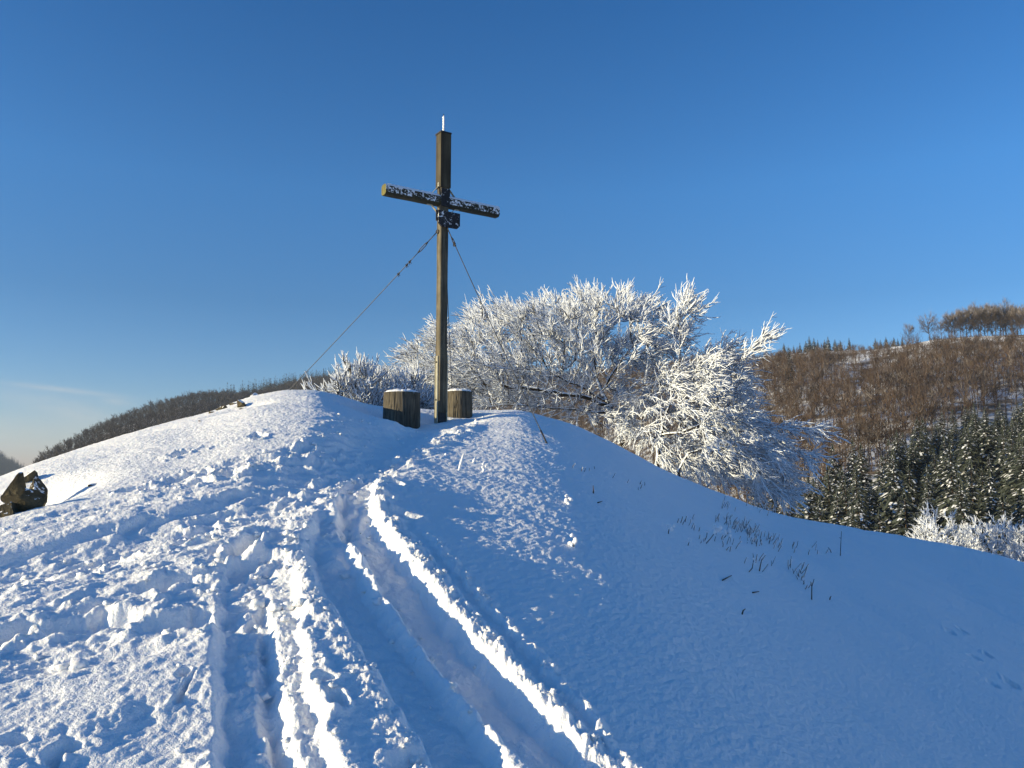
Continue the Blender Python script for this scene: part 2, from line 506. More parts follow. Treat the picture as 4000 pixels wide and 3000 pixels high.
DC = 12.5
U_ = np.array((0.838, 0.546)); ROT = math.atan2(U_[1], U_[0])
CB = at(1722, 1625, DC)


def zpx(py): return at(1722, py, DC)[2]


def summit_cross():
    root = empty('summit_cross', CB, ROT)
    tag(root, 'tall weathered wooden summit cross with frosted crossbar and thin rod on top', 'cross')
    Z = lambda py: zpx(py) - CB[2]
    z_top, z_bar, z_low = Z(527), Z(788), Z(1612)
    # post: slightly irregular square beam with knocked-off corners
    h = 0.071; ch = 0.012
    m = MB(); sq = [(-h + ch, -h), (h - ch, -h), (h, -h + ch), (h, h - ch), (h - ch, h), (-h + ch, h), (-h, h - ch), (-h, -h + ch)]
    n = 26
    for i in range(n):
        a, b = z_low + (Z(738) - z_low) * i / n, z_low + (Z(738) - z_low) * (i + 1) / n
        w = lambda q: 1 + 0.02 * math.sin(q * 2.3) + 0.012 * math.sin(q * 7.1 + 1)
        m.prism([(x * w(a), y * w(a)) for x, y in sq], a, b, 0, [(x * w(b), y * w(b)) for x, y in sq])
    m.build('post', M_POST, root)
    # upper, boxed part of the post with its cap and lightning rod
    h2 = 0.0875
    m = MB(); m.box(-h2, h2, -h2, h2, Z(738) + 0.001, z_top); up = m.build('cladding', M_CLAD, root)
    for sx, sy in ((-1, -1), (1, -1)):
        m = MB(); m.box(sx * h2 - 0.006, sx * h2 + 0.006, sy * h2 - 0.006, sy * h2 + 0.006, Z(738), z_top - 0.002); m.build('edge_strip', M_CLAD, up)
    m = MB(); q = 0.1
    m.prism([(-q, -q), (q, -q), (q, q), (-q, q)], z_top, z_top + 0.022)
    m.prism([(-q, -q), (q, -q), (q, q), (-q, q)], z_top + 0.022, z_top + 0.055, 0, [(-.02, -.02), (.02, -.02), (.02, .02), (-.02, .02)])
    m.build('cap', M_IRON, root)
    m = MB(); zr = Z(446); m.tube([(0, 0, z_top + 0.04), (0, 0, zr)], [0.010, 0.006], 8); rod = m.build('rod', M_IRON, root, True)
    m = MB(); k = 16
    P = [(0.004 * math.sin(i * 2.1), -0.003 + 0.003 * math.cos(i * 1.3), z_top + 0.06 + (zr - z_top - 0.085) * i / k) for i in range(k + 1)]
    m.tube(P, [0.017 + 0.004 * math.sin(i * 3.7) for i in range(k)] + [0.008], 7); m.build('frost_coat', M_FROSTROD, rod, True)
    # crossbar: eight-sided beam, its length along x
    L, a8 = 1.035, 0.084; c8 = a8 * 0.62
    prof = [(-c8, -a8), (c8, -a8), (a8, -c8), (a8, c8), (c8, a8), (-c8, a8), (-a8, c8), (-a8, -c8)]
    m = MB(); nx = 40; ring = []
    for i in range(nx + 1):
        x = -L + 2 * L * i / nx; s = 1 + 0.012 * math.sin(x * 5) + 0.01 * math.sin(x * 13)
        ring += [(x, p[0] * s, z_bar + p[1] * s) for p in prof]
    F_ = [[i * 8 + k, (i + 1) * 8 + k, (i + 1) * 8 + (k + 1) % 8, i * 8 + (k + 1) % 8] for i in range(nx) for k in range(8)]
    m.add(ring, F_); m.add([ring[k] for k in range(8)], [list(range(8))], 1); m.add([ring[nx * 8 + k] for k in range(8)], [list(range(8))[::-1]], 1)
    bar = m.build('crossbar', [M_BAR, M_BAREND], root)
    # the crust of rime on top of the bar
    for x0, x1 in ((-L + 0.05, -0.10), (0.10, L)):
        k = int((x1 - x0) / 0.02); X = np.linspace(x0, x1, k); W = 9
        V = []; Fq = []
        for i, x in enumerate(X):
            for j in range(W):
                t = (j / (W - 1) - 0.5) * 2.0; e = 1 - abs(t) ** 3
                dep = 0.5 * perlin(x * 22, t * 2.0 + 3, 5) + 0.35 * perlin(x * 60, t * 4, 6)
                V.append((x, t * a8 * (0.99 + 0.04 * float(dep)), z_bar + a8 * (1.0 - 0.42 * max(0, abs(t) - 0.62) / 0.38) + 0.004 + e * (0.014 + 0.012 * float(dep))))
        for i in range(k - 1):
            for j in range(W - 1): Fq.append((i * W + j, (i + 1) * W + j, (i + 1) * W + j + 1, i * W + j + 1))
        mesh_np('rime', V, np.array(Fq), M_FROSTROD, bar)
    # box-shaped clamp where the beams cross, four angle irons, the name board
    m = MB(); m.box(-0.078, 0.078, -0.1, -0.086, z_bar - 0.105, z_bar + 0.19); m.build('clamp_plate', M_BOARD, root)
    for sx in (-1, 1):
        for sz in (-1, 1):
            m = MB(); y0, y1 = -0.035, 0.01
            pts = [(sx * (h + 0.004), z_bar + sz * 0.30), (sx * (h + 0.004), z_bar + sz * 0.235), (sx * 0.21, z_bar + sz * 0.098), (sx * 0.29, z_bar + sz * 0.098)]
            if sz > 0: pts = [(sx * (h2 + 0.004), p[1]) if i < 2 else p for i, p in enumerate(pts)]
            for p, q in zip(pts[:-1], pts[1:]):
                d = Vector((q[0] - p[0], 0, q[1] - p[1])).normalized(); nn = Vector((-d.z, 0, d.x)) * 0.003
                V = []
                for c, y in ((p, y0), (p, y1), (q, y1), (q, y0)):
                    V.append((c[0] + nn.x, y, c[1] + nn.z))
                for c, y in ((p, y0), (p, y1), (q, y1), (q, y0)):
                    V.append((c[0] - nn.x, y, c[1] - nn.z))
                m.add(V, [[0, 1, 2, 3], [7, 6, 5, 4], [0, 4, 5, 1], [1, 5, 6, 2], [2, 6, 7, 3], [3, 7, 4, 0]])
            m.tube([(pts[0][0] + sx * 0.002, -0.012, z_bar + sz * 0.27), (pts[0][0] + sx * 0.012, -0.012, z_bar + sz * 0.27)], 0.009, 6)
            m.build('angle_bracket', M_ZINC, root)
    zb1, zb0 = Z(832), Z(893)
    m = MB(); x0, x1, c = -0.135, 0.255, 0.05
    P = [(x0, zb1), (x0, zb0 + c), (x0 + c, zb0), (x1 - c, zb0), (x1, zb0 + c), (x1, zb1)]
    m.prism([(p[0], p[1]) for p in P], 0.088, 0.118, 0, None, lambda v: (v[0], -v[2], v[1]))
    nb = m.build('name_board', M_BOARD, root)
    m = MB(); m.box(-0.165, 0.20, -0.087, -0.0725, zb0 + 0.085, zb1 + 0.004); m.build('backing_board', M_BOARD, nb)
    # steel channels that carry the post
    for sx in (-1, 1):
        m = MB(); xa = sx * (h + 0.003); xb = sx * (h + 0.011)
        zc = Z(1392); x_lo, x_hi = min(xa, xb), max(xa, xb)
        m.box(x_lo, x_hi, -0.04, 0.04, -0.35, zc)
        e = sx * (h + 0.021); x_lo, x_hi = min(xa, e), max(xa, e)
        for yy in (-0.048, 0.0405): m.box(x_lo, x_hi, yy, yy + 0.0075, -0.35, zc)
        for py in (1416, 1563): m.tube([(xb, 0, Z(py)), (xb + sx * 0.014, 0, Z(py))], 0.013, 6, 1)
        m.build('steel_channel', [M_ZINC, M_IRON], root)
    m = MB(); m.box(-0.055, 0.055, -0.05, 0.05, -0.3, z_low - 0.001); m.build('foot_block', M_IRON, root)
    return root


summit_cross()


def to_world(x, y, z):
    c, s = math.cos(ROT), math.sin(ROT)
    return np.array((CB[0] + x * c - y * s, CB[1] + x * s + y * c, z))


def guy_wire(label, p0, p1, near_eye, buckle, clips, sleeve=None, sag=0.02):
    """p0 at the post, p1 in the ground; buckle and clips are distances from p0"""
    root = empty('guy_wire', p1); tag(root, label, 'guy wire', 'guy wires bracing the cross')
    o = np.array(p1); A = np.array(p0) - o; B = np.zeros(3); Ld = np.linalg.norm(A); d = (B - A) / Ld
    f = lambda s: A + d * s - np.array((0, 0, sag * 4 * (s / Ld) * (1 - s / Ld)))
    m = MB(); k = 28; s0 = buckle[1]
    m.tube([f(s0 + (Ld - s0) * i / k) for i in range(k + 1)], 0.0068, 6); m.build('cable', M_CABLE, root, True)
    m = MB(); c = f(0.0)
    m.torus(f(0.02), np.cross(d, (0, 0, 1)), 0.028, 0.008, 14, 6); m.tube([c - d * 0.03 + np.array(near_eye) * 0.07, f(0.0)], 0.008, 6); m.build('eye_bolt', M_IRON, root, True)
    m = MB(); m.tube([f(0.03), f(buckle[0])], 0.008, 6); m.build('rod', M_IRON, root, True)
    m = MB(); side = np.cross(d, (0, 0, 1.0)); side /= np.linalg.norm(side); upv = np.cross(side, d)
    a, b = buckle
    for sg in (-1, 1): m.tube([f(a) + upv * 0.004 * sg, f(a + 0.04) + upv * sg * 0.018, f(b - 0.04) + upv * sg * 0.018, f(b) + upv * 0.004 * sg], 0.0075, 6)
    m.tube([f(a - 0.01), f(a + 0.03)], 0.014, 6); m.tube([f(b - 0.03), f(b + 0.01)], 0.014, 6)
    m.build('turnbuckle', M_IRON, root, True)
    for s in clips:
        m = MB(); m.tube([f(s - 0.022), f(s + 0.022)], 0.013, 6); m.tube([f(s) - upv * 0.005, f(s) - upv * 0.05], 0.006, 6); m.tube([f(s + .03) - upv * 0.005, f(s + .03) - upv * 0.045], 0.006, 6)
        m.torus(f(s + 0.015), d, 0.018, 0.006, 10, 5); m.build('cable_clip', M_IRON, root, True)
    if sleeve:
        m = MB(); m.tube([f(Ld - sleeve), f(Ld)], 0.011, 7); m.build('sleeve', M_IRON, root, True)
    return root


P0 = to_world(-0.085, -0.01, zpx(905)); P1 = at(1098, 1556, 14.6)
guy_wire('long guy wire from the cross down to the snow mound, with three clips', P0, P1, U_.tolist() + [0], (0.28, 0.50), (0.72, 0.80, 1.02))
gx, gy = hit(2140, 1735); P0 = to_world(0.035, -0.085, zpx(892)); P1 = np.array((gx, gy, float(height(np.array([gx]), np.array([gy]))[0]) - 0.02))
guy_wire('guy wire crossing before the frosted tree, black sleeve at its foot', P0, P1, (-U_[1], U_[0], 0), (0.30, 0.50), (0.43,), 0.26)
P0 = to_world(0.075, 0.05, zpx(930)); P1 = at(1768, 1590, 15.6)
guy_wire('guy wire hanging close behind the post towards the smaller stump', P0, P1, (-U_[0], -U_[1], 0), (0.30, 0.48), (0.62,))


def stump(label, px, pt, pb, depth, wpx, seed):
    top = at(px, pt, depth); r0 = wpx / F * depth / 2
    gz = float(height(np.array([top[0]]), np.array([top[1]]))[0])
    zb = min(at(px, pb, depth)[2], gz) - 0.15; H = top[2] - zb
    root = empty('tree_stump', (top[0], top[1], zb)); tag(root, label, 'stump', 'stumps used as seats at the cross')
    n, k = 150, 22; th = np.linspace(0, 2 * math.pi, n, endpoint=False); zz = np.linspace(0, 1, k)
    T, Zz = np.meshgrid(th, zz)
    g = np.abs(perlin(np.cos(T) * 9 + seed, np.sin(T) * 9 + Zz * 0.7, seed)) ; g2 = perlin(np.cos(T) * 24, np.sin(T) * 24 + Zz * 1.1, seed + 5)
    rr = r0 * (1 + 0.03 * (1 - Zz) + 0.02 * perlin(np.cos(T) * 1.4 + seed, np.sin(T) * 1.4, seed + 2)) - 0.018 * (g < 0.10) * (1 - g / 0.10) + 0.004 * g2
    V = np.stack((rr * np.cos(T), rr * np.sin(T), Zz * H), -1).reshape(-1, 3)
    i = np.arange(k - 1)[:, None] * n; j = np.arange(n)[None, :]
    Q = np.stack((i + j, i + (j + 1) % n, i + n + (j + 1) % n, i + n + j), -1).reshape(-1, 4)
    V = np.concatenate((V, [[0, 0, H - 0.004]])); c = len(V) - 1
    Tt = np.stack(((k - 1) * n + np.arange(n), (k - 1) * n + (np.arange(n) + 1) % n, np.full(n, c)), 1)
    mesh_np('trunk', V, [Q, Tt], M_STUMP, root)
    # cap of snow: lumpy lid, ragged rim
    nr = 14; V = []
    for a in range(nr + 1):
        q = a / nr
        for t in th:
            edge = 1.0 + 0.05 * float(perlin(math.cos(t) * 3 + seed, math.sin(t) * 3, 9)) + 0.03 * float(perlin(math.cos(t) * 11, math.sin(t) * 11, 10)) - 0.05
            x, y = r0 * q * edge * math.cos(t), r0 * q * edge * math.sin(t)
            hgt = 0.012 + 0.036 * (1 - q ** 3) + 0.016 * float(perlin(x * 12, y * 12, 12)) + 0.009 * float(perlin(x * 30, y * 30, 13))
            V.append((x, y, H + (max(hgt, 0.0) * (1 - q ** 16) + 0.002 - (0.018 + 0.012 * float(perlin(math.cos(t) * 7, math.sin(t) * 7, 14))) * (q > 0.999))))
    i = np.arange(nr)[:, None] * n
    Q = np.stack((i + j, i + (j + 1) % n, i + n + (j + 1) % n, i + n + j), -1).reshape(-1, 4)[:, ::-1]
    mesh_np('snow_cap', V, Q, M_SNOW, root)
    return root


stump('wide grooved stump with a lumpy snow cap, standing clear of the cross', 1570, 1535, 1655, 12.0, 142, 3)
stump('smaller stump half hidden behind the foot of the cross, thin snow cap', 1792, 1531, 1630, 13.1, 106, 8)
# ------------------------------------------------------------------ frosted trees and shrubs
def m_frosted(name, thr, barkc=(0.06, 0.045, 0.03), side=(-0.35, -0.15, 0.75)):
    """bark that carries hoar frost on its windward and upper sides"""
    t = NT(name); ge = t.n('ShaderNodeNewGeometry'); v = t.coord()
    d = t.n('ShaderNodeVectorMath', operation='DOT_PRODUCT'); t.l(ge.outputs['Normal'], d.inputs[0]); d.inputs[1].default_value = side
    n = t.noise(v, 14, 3, 0.6)
    q = t.math('ADD', d.outputs['Value'], t.math('MULTIPLY', n, 0.9))
    k = t.ramp(t.math('MULTIPLY', t.math('ADD', q, 1.0), 0.4), [(thr - 0.03, (0, 0, 0)), (thr + 0.03, (1, 1, 1))])
    b = t.ramp(t.noise(v, 9, 3), [(0.3, tuple(x * 0.6 for x in barkc)), (0.6, barkc), (0.8, (barkc[0] * 1.5, barkc[1] * 1.6, barkc[2] * 0.9))])
    t.base(t.mix(k, b, (0.83, 0.87, 0.93)), 0.8, 0.2)
    return t.m


M_BARK = m_frosted('frosted_bark', 0.69)
M_LIMB = m_frosted('rimed_twig', 0.70)
M_TWIG = m_frosted('hoar_twig', 0.455, (0.09, 0.075, 0.06))


def unit(v):
    return v / np.maximum(np.linalg.norm(v, axis=-1, keepdims=True), 1e-9)


def prisms(P, R, sides):
    """P (n, k, 3) poly-lines, R (n, k) radii -> vertices and quads of n tapered tubes"""
    n, k, _ = P.shape
    T = unit(np.concatenate((P[:, 1:2] - P[:, :1], P[:, 2:] - P[:, :-2], P[:, -1:] - P[:, -2:-1]), 1))
    ref = np.zeros_like(T); ref[..., 0] = 0.37; ref[..., 1] = 0.81; ref[..., 2] = 0.45
    A = np.cross(T, ref); bad = np.linalg.norm(A, axis=-1) < 0.1; A[bad] = np.cross(T[bad], (1.0, 0, 0)); A = unit(A); B = np.cross(T, A)
    th = np.arange(sides) * 2 * math.pi / sides
    V = P[:, :, None, :] + R[:, :, None, None] * (A[:, :, None, :] * np.cos(th)[None, None, :, None] + B[:, :, None, :] * np.sin(th)[None, None, :, None])
    base_ = (np.arange(n) * k * sides)[:, None, None]; i = (np.arange(k - 1) * sides)[None, :, None]; j = np.arange(sides)[None, None, :]; j2 = (j + 1) % sides
    Q = np.stack((base_ + i + j, base_ + i + j2, base_ + i + sides + j2, base_ + i + sides + j), -1).reshape(-1, 4)
    return V.reshape(-1, 3), Q


def merge(parts):
    V, Fq, o = [], [], 0
    for v, q in parts:
        V.append(v); Fq.append(q + o); o += len(v)
    return np.concatenate(V), np.concatenate(Fq)


def colonize(start, par, att, step, infl, kill, g, trop, iters=260):
    """space colonisation: limbs grow from start towards the points of att that are still free"""
    pos = [np.array(p, float) for p in start]; parent = list(par)
    N = np.array(pos); D = np.full(len(att), 1e9); I = np.zeros(len(att), int)
    for i, p in enumerate(N):
        d = np.linalg.norm(att - p, axis=1); m = d < D; D[m] = d[m]; I[m] = i
    alive = np.ones(len(att), bool)
    for _ in range(iters):
        m = alive & (D < infl)
        if not m.any(): break
        idx = I[m]; dirs = unit(att[m] - N[idx])
        S = np.zeros((len(N), 3)); np.add.at(S, idx, dirs); act = np.unique(idx)
        dn = unit(S[act] + trop(N[act]) + g.normal(0, 0.35, (len(act), 3)))
        new = N[act] + dn * step
        k0 = len(N); N = np.concatenate((N, new)); parent += act.tolist()
        al = np.nonzero(alive)[0]
        for q in range(0, len(new), 64):
            d = np.linalg.norm(att[al][:, None, :] - new[None, q:q + 64, :], axis=2); jm = d.argmin(1); dm = d[np.arange(len(al)), jm]
            b = dm < D[al]; D[al[b]] = dm[b]; I[al[b]] = k0 + q + jm[b]
        alive &= D > kill
        if len(N) > 9000: break
    return N, np.array(parent)


def limb_radii(N, parent, tip, ex):
    w = np.zeros(len(N)); kids = np.zeros(len(N), int); np.add.at(kids, parent[parent >= 0], 1)
    for i in range(len(N) - 1, -1, -1):
        if w[i] == 0: w[i] = tip ** ex
        if parent[i] >= 0: w[parent[i]] += w[i]
    return w ** (1 / ex), kids


def in_poly(px, py, poly):
    c = np.zeros(len(px), bool); P = np.array(poly, float); j = len(P) - 1
    for i in range(len(P)):
        m = ((P[i, 1] > py) != (P[j, 1] > py)) & (px < (P[j, 0] - P[i, 0]) * (py - P[i, 1]) / (P[j, 1] - P[i, 1] + 1e-9) + P[i, 0]); c ^= m; j = i
    return c


def crown_points(poly, n, depth, half, g):
    """free points through the volume of a crown: its outline at its own distance, rounded off in depth"""
    P = np.array(poly, float); out = []
    lo, hi = P.min(0), P.max(0)
    E = np.concatenate((P, P[:1])); seg = np.concatenate([a + (b - a) * np.linspace(0, 1, 12, endpoint=False)[:, None] for a, b in zip(E[:-1], E[1:])])
    while len(out) < n:
        q = g.uniform(lo, hi, (4000, 2)); q = q[in_poly(q[:, 0], q[:, 1], P)]
        dd = np.sqrt(((q[:, None, :] - seg[None]) ** 2).sum(2)).min(1)
        th = np.sqrt(np.clip(dd / (0.30 * (hi - lo).min()), 0.04, 1.0))
        y = depth + g.uniform(-1, 1, len(q)) * half * th
        for (a, b), d in zip(q, y): out.append(at(a, b, d))
    return np.array(out[:n])


def frosted_tree(name, label, cat, trunks, att, trop, lean, twigs, step=0.19, infl=1.6, kill=0.36, tip=0.0085, tl=(0.22, 0.5), tr=0.0135, seed=1, group=None, spikes=5, ex=2.35, inner=None):
    g = np.random.default_rng(seed)
    st, par = [], []
    for tk in trunks:
        P = np.array(tk, float); prev = -1
        for a, b in zip(P[:-1], P[1:]):
            k = max(1, int(np.linalg.norm(b - a) / step))
            for i in range(k + (b is P[-1])):
                if prev < 0 and st and np.linalg.norm(a - np.array(st), axis=1).min() < 0.3:
                    prev = int(np.linalg.norm(a - np.array(st), axis=1).argmin())
                w = a + (b - a) * i / k + (g.normal(0, 0.02, 3) if i else 0)
                st.append(w); par.append(prev); prev = len(st) - 1
    N, parent = colonize(st, par, att, step, infl, kill, g, trop)
    r, kids = limb_radii(N, parent, tip, ex)
    root = empty(name, (st[0][0], st[0][1], st[0][2])); o = np.array(st[0]); N = N - o
    tag(root, label, cat, group)
    ch = np.nonzero(parent >= 0)[0]; pa = parent[ch]
    thick = r[ch] > 0.055
    # a limb starts with its own radius, not its parent's, so thin limbs do not swell where they leave a thick one
    def edges(mask, sides, rough):
        c, p = ch[mask], pa[mask]
        P = np.stack((N[p], N[c]), 1); Rr = np.stack((np.minimum(r[p], r[c] * 1.35), r[c]), 1)
        return prisms(P, Rr, sides)
    parts = [edges(thick, 9, 0)]
    if thick.any(): mesh_np('trunk', *merge(parts), M_BARK, root)
    mesh_np('branches', *edges(~thick, 5, 0), M_LIMB, root)
    # twigs: curved, coated to the tips, with short spurs
    cand = ch[r[ch] < 0.03]; w = np.where(kids[cand] == 0, 3.0, 1.0)
    if inner is not None: w = w * (0.28 + 0.72 * sstep(0.5, 1.15, np.linalg.norm((N[cand] + o - inner[0]) / np.array(inner[1]), axis=1)))
    pick = g.choice(cand, int(twigs), p=w / w.sum())
    seg = unit(N[pick] - N[parent[pick]]); p0 = N[pick] - (N[pick] - N[parent[pick]]) * g.uniform(0, 1, (len(pick), 1))
    drift = lean(N[pick] + o)
    d0 = unit(seg * 0.75 + drift * 0.22 + g.normal(0, 0.55, seg.shape)); Lr = g.uniform(*tl, len(pick))
    K = 5; s = np.linspace(0, 1, K)
    bend = unit(drift + g.normal(0, 0.45, seg.shape)) * g.uniform(0.2, 0.6, (len(pick), 1))
    P = p0[:, None, :] + Lr[:, None, None] * (d0[:, None, :] * s[None, :, None] + bend[:, None, :] * (s ** 2)[None, :, None] + g.normal(0, 0.03, (len(pick), K, 3)) * s[None, :, None])
    rad = np.array((0.75, 0.95, 1.0, 0.95, 0.45)) * tr
    R_tw = rad[None, :] * g.uniform(0.7, 1.3, (len(pick), 1)) * g.uniform(0.85, 1.15, (len(pick), K))
    parts = [prisms(P, R_tw, 4)]
    for q in range(spikes):
        f = g.uniform(0.15, 0.95, len(pick)); i0 = np.minimum((f * (K - 1)).astype(int), K - 2); fr = f * (K - 1) - i0
        a = np.arange(len(pick)); b0 = P[a, i0] * (1 - fr[:, None]) + P[a, i0 + 1] * fr[:, None]; td = unit(P[a, i0 + 1] - P[a, i0])
        sd = unit(td * 0.6 + g.normal(0, 0.5, td.shape) + drift * 0.4); l = g.uniform(0.07, 0.2, len(pick)) * (tl[1] / 0.5)
        S = np.stack((b0, b0 + sd * l[:, None] * 0.55, b0 + sd * l[:, None] + drift * 0.03), 1)
        parts.append(prisms(S, np.array((0.9, 0.95, 0.5))[None, :] * tr * g.uniform(0.65, 1.15, (len(pick), 1)), 3))
    mesh_np('frosted_twigs', *merge(parts), M_TWIG, root)
    return root


def gz(x, y): return float(height(np.array([x]), np.array([y]))[0])


def ground_at(px, depth):
    p = at(px, 1700, depth); return np.array((p[0], p[1], gz(p[0], p[1]) - 0.1))


gA = np.random.default_rng(11)
CROWN_A = [(1490, 1425), (1590, 1380), (1690, 1345), (1680, 1280), (1790, 1262), (1840, 1215), (1930, 1190), (2040, 1205), (2120, 1165), (2210, 1185), (2300, 1142),
           (2400, 1135), (2460, 1170), (2580, 1190), (2620, 1230), (2560, 1290), (2700, 1275), (2690, 1330), (2590, 1420), (2560, 1560), (2450, 1700), (2330, 1670), (2180, 1625),
           (2000, 1590), (1850, 1590), (1650, 1600), (1500, 1590), (1440, 1530), (1560, 1470)]
DA = 22.5
attA = crown_points(CROWN_A, 2100, DA, 2.9, gA)
bA = ground_at(2440, DA)
cA = at(2250, 1560, DA)


def leanA(P):
    q = unit(P - cA); rt = sstep(0.5, 2.6, P[:, 0] - cA[0]); q[:, 2] = np.clip(q[:, 2], -0.15, 0.8) + 0.12 - 0.35 * rt; q[:, 0] += -0.35 + 0.8 * rt
    return unit(q)


frosted_tree('beech_tree', 'big beech white with hoar frost, low spreading crown right behind the cross', 'tree',
             [[bA, at(2420, 1640, DA), at(2370, 1570, DA), at(2330, 1480, DA + .2), at(2320, 1390, DA + .2), at(2335, 1300, DA)],
              [at(2370, 1570, DA), at(2280, 1515, DA - .3), at(2180, 1470, DA - .5), at(2110, 1420, DA - .4)],
              [at(2380, 1590, DA), at(2260, 1545, DA - .6), at(2100, 1520, DA - .9), at(1900, 1500, DA - .8), at(1720, 1470, DA - .6)],
              [at(2400, 1620, DA), at(2250, 1600, DA - .9), at(2060, 1585, DA - 1.5), at(1880, 1570, DA - 1.6)],
              [at(2330, 1480, DA + .2), at(2250, 1400, DA + .6), at(2200, 1310, DA + .8)],
              [at(2350, 1530, DA + .1), at(2430, 1400, DA), at(2500, 1330, DA - .2)]],
             attA, lambda P: leanA(P) * 0.35, leanA, 3600, seed=3, inner=(at(2330, 1520, DA - 1), (2.6, 3.2, 1.7)), step=0.22, infl=1.9, kill=0.40, tl=(0.25, 0.62), tr=0.0125, spikes=7)

gB = np.random.default_rng(12)
CROWN_B = [(2560, 1460), (2640, 1410), (2700, 1365), (2780, 1345), (2840, 1342), (2868, 1410), (2895, 1480), (2940, 1560), (2985, 1650), (3060, 1700), (3090, 1790),
           (3070, 1870), (3085, 1960), (2960, 1940), (2840, 1885), (2700, 1830), (2600, 1790), (2480, 1720), (2400, 1660), (2480, 1560)]
DB = 21.0
attB = crown_points(CROWN_B, 1650, DB, 2.2, gB)
SPR = [[(2880, 1385), (2920, 1350), (2965, 1312), (3005, 1300)], [(3020, 1690), (3100, 1660), (3190, 1640)],
       [(3030, 1720), (3120, 1700), (3250, 1682)], [(3060, 1740), (3140, 1740), (3200, 1760)], [(3060, 1760), (3110, 1830), (3120, 1920)], [(2580, 1290), (2620, 1230), (2635, 1165)], [(2640, 1320), (2700, 1270), (2735, 1230)]]
for s_ in SPR:
    for (a, b), (c, d) in zip(s_[:-1], s_[1:]):
        for q in np.linspace(0, 1, 7): attB = np.concatenate((attB, [at(a + (c - a) * q + gB.normal(0, 5), b + (d - b) * q + gB.normal(0, 5), DB - .6 + gB.normal(0, .1))]))
bB = ground_at(2560, DB)
cB = at(2560, 1640, DB)


def leanB(P):
    q = unit(P - cB); z = P[:, 2]
    q[:, 2] = np.where(z > at(2700, 1400, DB)[2], q[:, 2] * 0.6 + 0.25, q[:, 2] * 0.4 - 0.55); q[:, 0] = np.clip(q[:, 0], -0.3, 1) + 0.25
    return unit(q)


frosted_tree('beech_tree', 'frosted beech with drooping right-hand boughs, in front of the brown wooded hill', 'tree',
             [[bB, at(2570, 1740, DB), at(2600, 1620, DB), at(2640, 1540, DB), at(2700, 1460, DB)],
              [at(2580, 1700, DB), at(2660, 1690, DB - .4), at(2760, 1640, DB - .7), at(2880, 1620, DB - .7), at(2980, 1650, DB - .6)],
              [bB, (bB + ground_at(2650, DB - .9)) / 2 - np.array((0, 0, .1)), ground_at(2650, DB - .9), at(2650, 1840, DB - .9), at(2690, 1770, DB - .9), at(2760, 1745, DB - 1.0), at(2860, 1745, DB - 1), at(2960, 1770, DB - 1)],
              [at(2600, 1620, DB), at(2560, 1540, DB + .3), at(2600, 1460, DB + .4)],
              [at(2575, 1720, DB), at(2520, 1690, DB - .5), at(2480, 1640, DB - .8)]],
             attB, lambda P: leanB(P) * 0.45, leanB, 2900, seed=5, inner=(at(2600, 1640, DB - .6), (1.6, 2.0, 1.2)), step=0.22, infl=1.9, kill=0.40, tl=(0.25, 0.62), tr=0.0122, spikes=7)


def shrub(label, px0, px1, pyt, pyb, depth, seed, half=0.7, twigs=700, cat='shrub', n=260, group='frosted shrubs', tr=0.0125, tl=(0.2, 0.42)):
    g = np.random.default_rng(seed); cx = (px0 + px1) / 2
    b = ground_at(cx, depth); bz = b[2]
    top = at(cx, pyt, depth)[2]; bot = max(bz + 0.1, at(cx, pyb, depth)[2] - 0.4); wx = (px1 - px0) / 2 / F * depth; X0 = at(cx, pyt, depth)[0]
    q = g.uniform(-1, 1, (n * 6, 3)); q = q[(q[:, 0] ** 2 + q[:, 1] ** 2 + np.clip(q[:, 2], 0, 1) ** 2) < 1][:n]
    lump = 0.75 + 0.35 * perlin(q[:, 0] * 2.2 + seed, q[:, 1] * 2 + 4, seed)
    A = np.stack((X0 + q[:, 0] * wx, depth + q[:, 1] * half, bot + (q[:, 2] * 0.5 + 0.5) * (top - bot) * lump), 1)
    st = [[b + np.array((dx, dy, 0)), np.array((X0 + dx * 2.5, depth + dy * 2, bot + (top - bot) * 0.25))] for dx, dy in ((0, 0), (-0.18, 0.05), (0.2, -0.06), (0.05, 0.2), (-0.32, -0.1), (0.36, 0.08))]
    c = np.array((X0, depth, bot - 0.6))
    up = lambda P: unit(unit(P - c) + np.array((-0.15, 0, 0.0)))
    return frosted_tree('shrub', label, cat, st, A, lambda P: up(P) * 0.7, up, twigs, 0.12, 1.2, 0.22, 0.005, tl, tr, seed, group, 7)


shrub('small frosted shrub at the left edge of the frosted trees, against the far ridge', 1310, 1500, 1412, 1590, 15.6, 21, 0.5, 300, n=130)
shrub('low frosted shrub behind the wide stump', 1440, 1690, 1440, 1600, 16.3, 22, 0.6, 420, n=170)
shrub('frosted shrub below the dark spruces, leftmost of the shrubs past the slope edge', 3560, 3790, 1985, 2170, 30, 23, 1.1, 800, n=260)
shrub('frosted shrub with tall upright tips at the end of the slope edge', 3740, 4010, 1985, 2190, 31, 24, 1.2, 950, n=300)
shrub('yellowish frosted shrub cut off by the right picture border', 3930, 4140, 2060, 2260, 29.5, 25, 1.0, 700, n=220)
